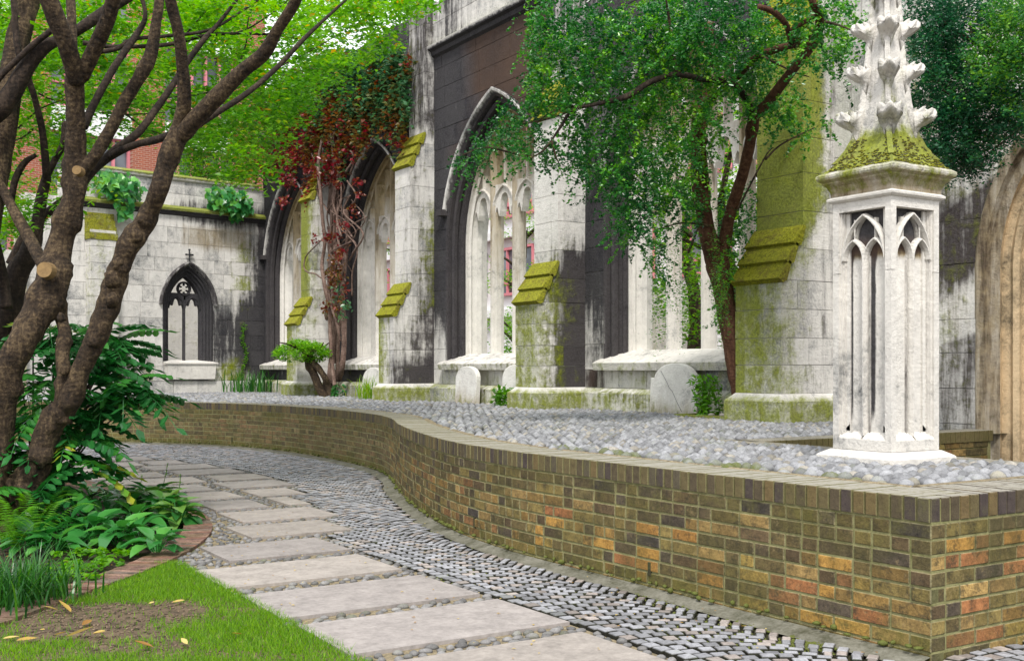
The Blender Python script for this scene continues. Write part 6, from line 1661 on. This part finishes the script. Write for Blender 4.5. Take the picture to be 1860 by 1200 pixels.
for (x, y, s, lb) in ((300,950,1.0,'cream edged leafy clump overhanging the brick edging'),(270,935,1.0,'cream edged leafy clump in the middle of the variegated row'),(240,940,.9,'cream edged leafy clump nearest the plain green ones'),(325,955,.9,'cream edged leafy clump at the tip of the bed'),(285,925,.9,'cream edged leafy clump at the back with flower stalks')):
    rosette(x, y, he, 24, lb, s, group='cream edged plants in the bed', name='cream_edged_plant', h=.16)
for (x0, y0, x1, y1) in ((240,930,258,862),(282,925,305,840),(312,945,328,860)):
    p0 = PG(x0, y0); d = depth(p0[0], p0[1]); m_ = MB(); tp = P(x1, y1, d); mid = (p0+tp)/2+A3(.02,0,.03)
    tube(m_, [(*p0,.004),(*mid,.003),(*tp,.003)], nseg=5, knob=0, knots=False); o = m_.build('flower_stalk', M['leaf_bright']); tag(o, {240:'short leaning flower stalk above the cream edged leaves',282:'tallest thin flower stalk with a nodding tip above the cream edged leaves',312:'rightmost thin flower stalk near the brick edging'}[x0], 'flower stalk')
    cs = np.array([tp+(mid-tp)*rng.uniform(0,.7)+nrg.normal(0,.006,3) for _ in range(18)]); leaves('bud', cs, .02, M['leaf_bright'], nrg.uniform(.4,1,18), o)
# seedlings, fern and tufts
for (x, y, lb) in ((175,1035,'small yellow green seedling clump on the bare soil'),(205,1018,'yellow green leafy seedling right of its twin on the soil'),(110,1045,'low green seedling patch beside the grassy tuft'),(150,1015,'small leafy seedling in front of the broad leaved plants'),(135,1060,'tiny green sprout near the front of the soil'),(20,990,'low leafy seedling under the fern')):
    b = PG(x, y); e = empty('seedling', tuple(b), lb, 'plant', 'seedlings in the soil'); cs = np.concatenate([clump(b+A3(rng.gauss(0,.09), rng.gauss(0,.09), .05), .05, 9, .5) for _ in range(14)]); leaves('foliage', cs, .055, M['leaf_bright'], nrg.uniform(0,.7,len(cs)), e, elong=1.6)
strap_plant('grassy_tuft', PG(48,1095), 300, .36, .014, 'dark arching grassy tuft at the left front of the bed', 'reed', .26, lean=1.1, hue=(.1,.85))
strap_plant('grassy_tuft', PG(5,1110), 160, .34, .013, 'smaller grassy tuft cut by the left edge of the picture', 'reed', .22, lean=1.2, hue=(.0,.6))
fe = empty('fern', tuple(PG(30,1010)), 'light green lacy fern at the foot of the knotted trunk', 'fern')
ff = mesh('fern_frond', *(lambda q: (q[0], q[1]))((lambda: (lambda V, Fc: ([V.extend([A3(.42*t,0,.22*math.sin(t*2.2)), A3(.42*t+.012,0,.22*math.sin(t*2.2)), A3(.42*t+.03,s*.10*(1-t)*(.3+t*2.2 if t < .3 else 1),.22*math.sin(t*2.2)-.015)]) or Fc.append((len(V)-3,len(V)-2,len(V)-1)) for t in [k/26 for k in range(26)] for s in (-1,1)], (V, Fc))[1])([], []))()), M['leaf_bright'], None)
a_ = ff.attributes.new('st', 'FLOAT_COLOR', 'POINT'); a_.data.foreach_set('color', np.tile([.3,0,0,1], len(ff.vertices)).astype(np.float32))
for (x, y) in ((30,1010),(55,985),(10,1000),(70,1000)):
    for k in range(9): put(ff, fe, PG(x, y)+A3(0,0,.08), rng.uniform(0,6.28), rng.uniform(-.5,.1), rng.uniform(.7,1.1), 'frond')
# leaf litter and fallen leaves
n = 900; XY = []
while len(XY) < n:
    x, y = rng.uniform(-1.5,3.1), rng.uniform(5.5,10)
    if inpoly(x, y, bedp): XY.append((x, y, .008+rng.random()*.008))
leaves('leaf_litter', np.array(XY), .035, M['fallen'], nrg.random(n)*.35, None, nrm_up=.92, droop=.1, kind='stuff')['label'] = 'brown leaf litter and bark chips on the soil of the planting bed'
LM = [(0,.02),(.2,.13),(.5,.17),(.8,.09),(1,0)]
fl = [leafshape('fallen_leaf', LM, .085, M['fallen'], h, .5, -.15) for h in (.1,.45,.7,.95)]
FL = [(128,1122,'long curled yellow leaf lying on the grass near the brick edging',1.7,1),(105,1118,'small pale leaf beside the long curled leaf',1.0,3),(165,1137,'narrow pinkish leaf on the worn turf',1.3,0),(168,1162,'pointed yellow leaf upright in the worn turf',1.2,2),(120,1168,'long thin yellow leaf near the bottom of the lawn',1.5,3),(30,1175,'crumpled tan leaf at the lower left of the lawn',1.1,1),(5,1172,'pale leaf at the left edge of the lawn',1.0,3),(72,1155,'tiny pale leaf on the bare soil of the lawn',.6,2),(98,1165,'small yellow leaf left of the long thin one',.7,2),(278,1187,'round brown leaf low in the lawn',1.1,0),(340,1182,'thin pale leaf in the green lower lawn',.9,3),(440,1163,'small orange curled leaf near the lawn edge',.7,1),(280,1103,'small pale leaf in the middle of the bare patch',.6,3),(335,1100,'narrow yellow leaf at the right of the bare patch',.9,2),(118,1080,'pinkish brown leaf on the bed soil near the edging',1.2,0),(190,1055,'yellow leaf on the bed soil below the seedlings',1.0,2),(320,950,'yellow fallen leaf under the cream edged leaves',1.3,2),(215,975,'pale leaf tucked among the broad leaves',.8,3)]
for (x, y, lb, s, k) in FL:
    o = bpy.data.objects.new('fallen_leaf', fl[k]); col.objects.link(o); o.location = PG(x, y)+A3(0,0,.035); o.rotation_euler = (rng.uniform(-.4,.4), rng.uniform(-.3,.2), rng.uniform(0,6.28)); o.scale = (s,s,s); tag(o, lb, 'leaf', 'fallen leaves')
n = 420; q = []
for _ in range(n):
    y = rng.uniform(3,17); x = rng.uniform(bL(y), wall_x(y)-.1 if y < 20 else 4); q.append((x, y, .028))
leaves('path_litter', np.array(q), .022, M['fallen'], nrg.random(n), None, nrm_up=.95, droop=.05, kind='stuff')['label'] = 'tiny scattered leaf scraps on the paving and setts'
# moss growing in joints of the setts
q = []
for (px, py, rx, ry, k) in ((740,955,120,16,500),(960,990,100,18,260),(1230,1085,120,20,300),(1300,1150,90,25,350),(1450,1170,80,12,300),(820,1040,60,20,160)):
    for _ in range(k): q.append(PG(px+rng.gauss(0,.6)*rx, py+rng.gauss(0,.6)*ry, .004))
q = np.array([p for p in q if dist_wall(p[0], p[1]) > .1]); n = len(q)
stones('joint_moss', q, nrg.uniform(.006,.02,n), nrg.uniform(.005,.012,n), nrg.uniform(.004,.010,n), nrg.uniform(0,3,n), np.tile([.1,.14,.01,.9], (n,1)), M['pebble'])['label'] = 'green moss in the joints of the setts'
q = []
for i in range(0, len(WP), 1):
    if rng.random() < .55: p = WP[i]+WN[i]*rng.uniform(.0,.03); q.append((p[0], p[1], .05+rng.random()*.02))
q = np.array(q); n = len(q)
stones('wall_foot_moss', q, nrg.uniform(.012,.03,n), nrg.uniform(.008,.02,n), nrg.uniform(.006,.02,n), nrg.uniform(0,3,n), np.tile([.08,.12,.01,.9], (n,1)), M['pebble'])['label'] = 'damp green moss along the foot of the brick wall'
# loose weed holes in the brick wall foot
for (px, py) in ((862,966),(423,808)):
    pass
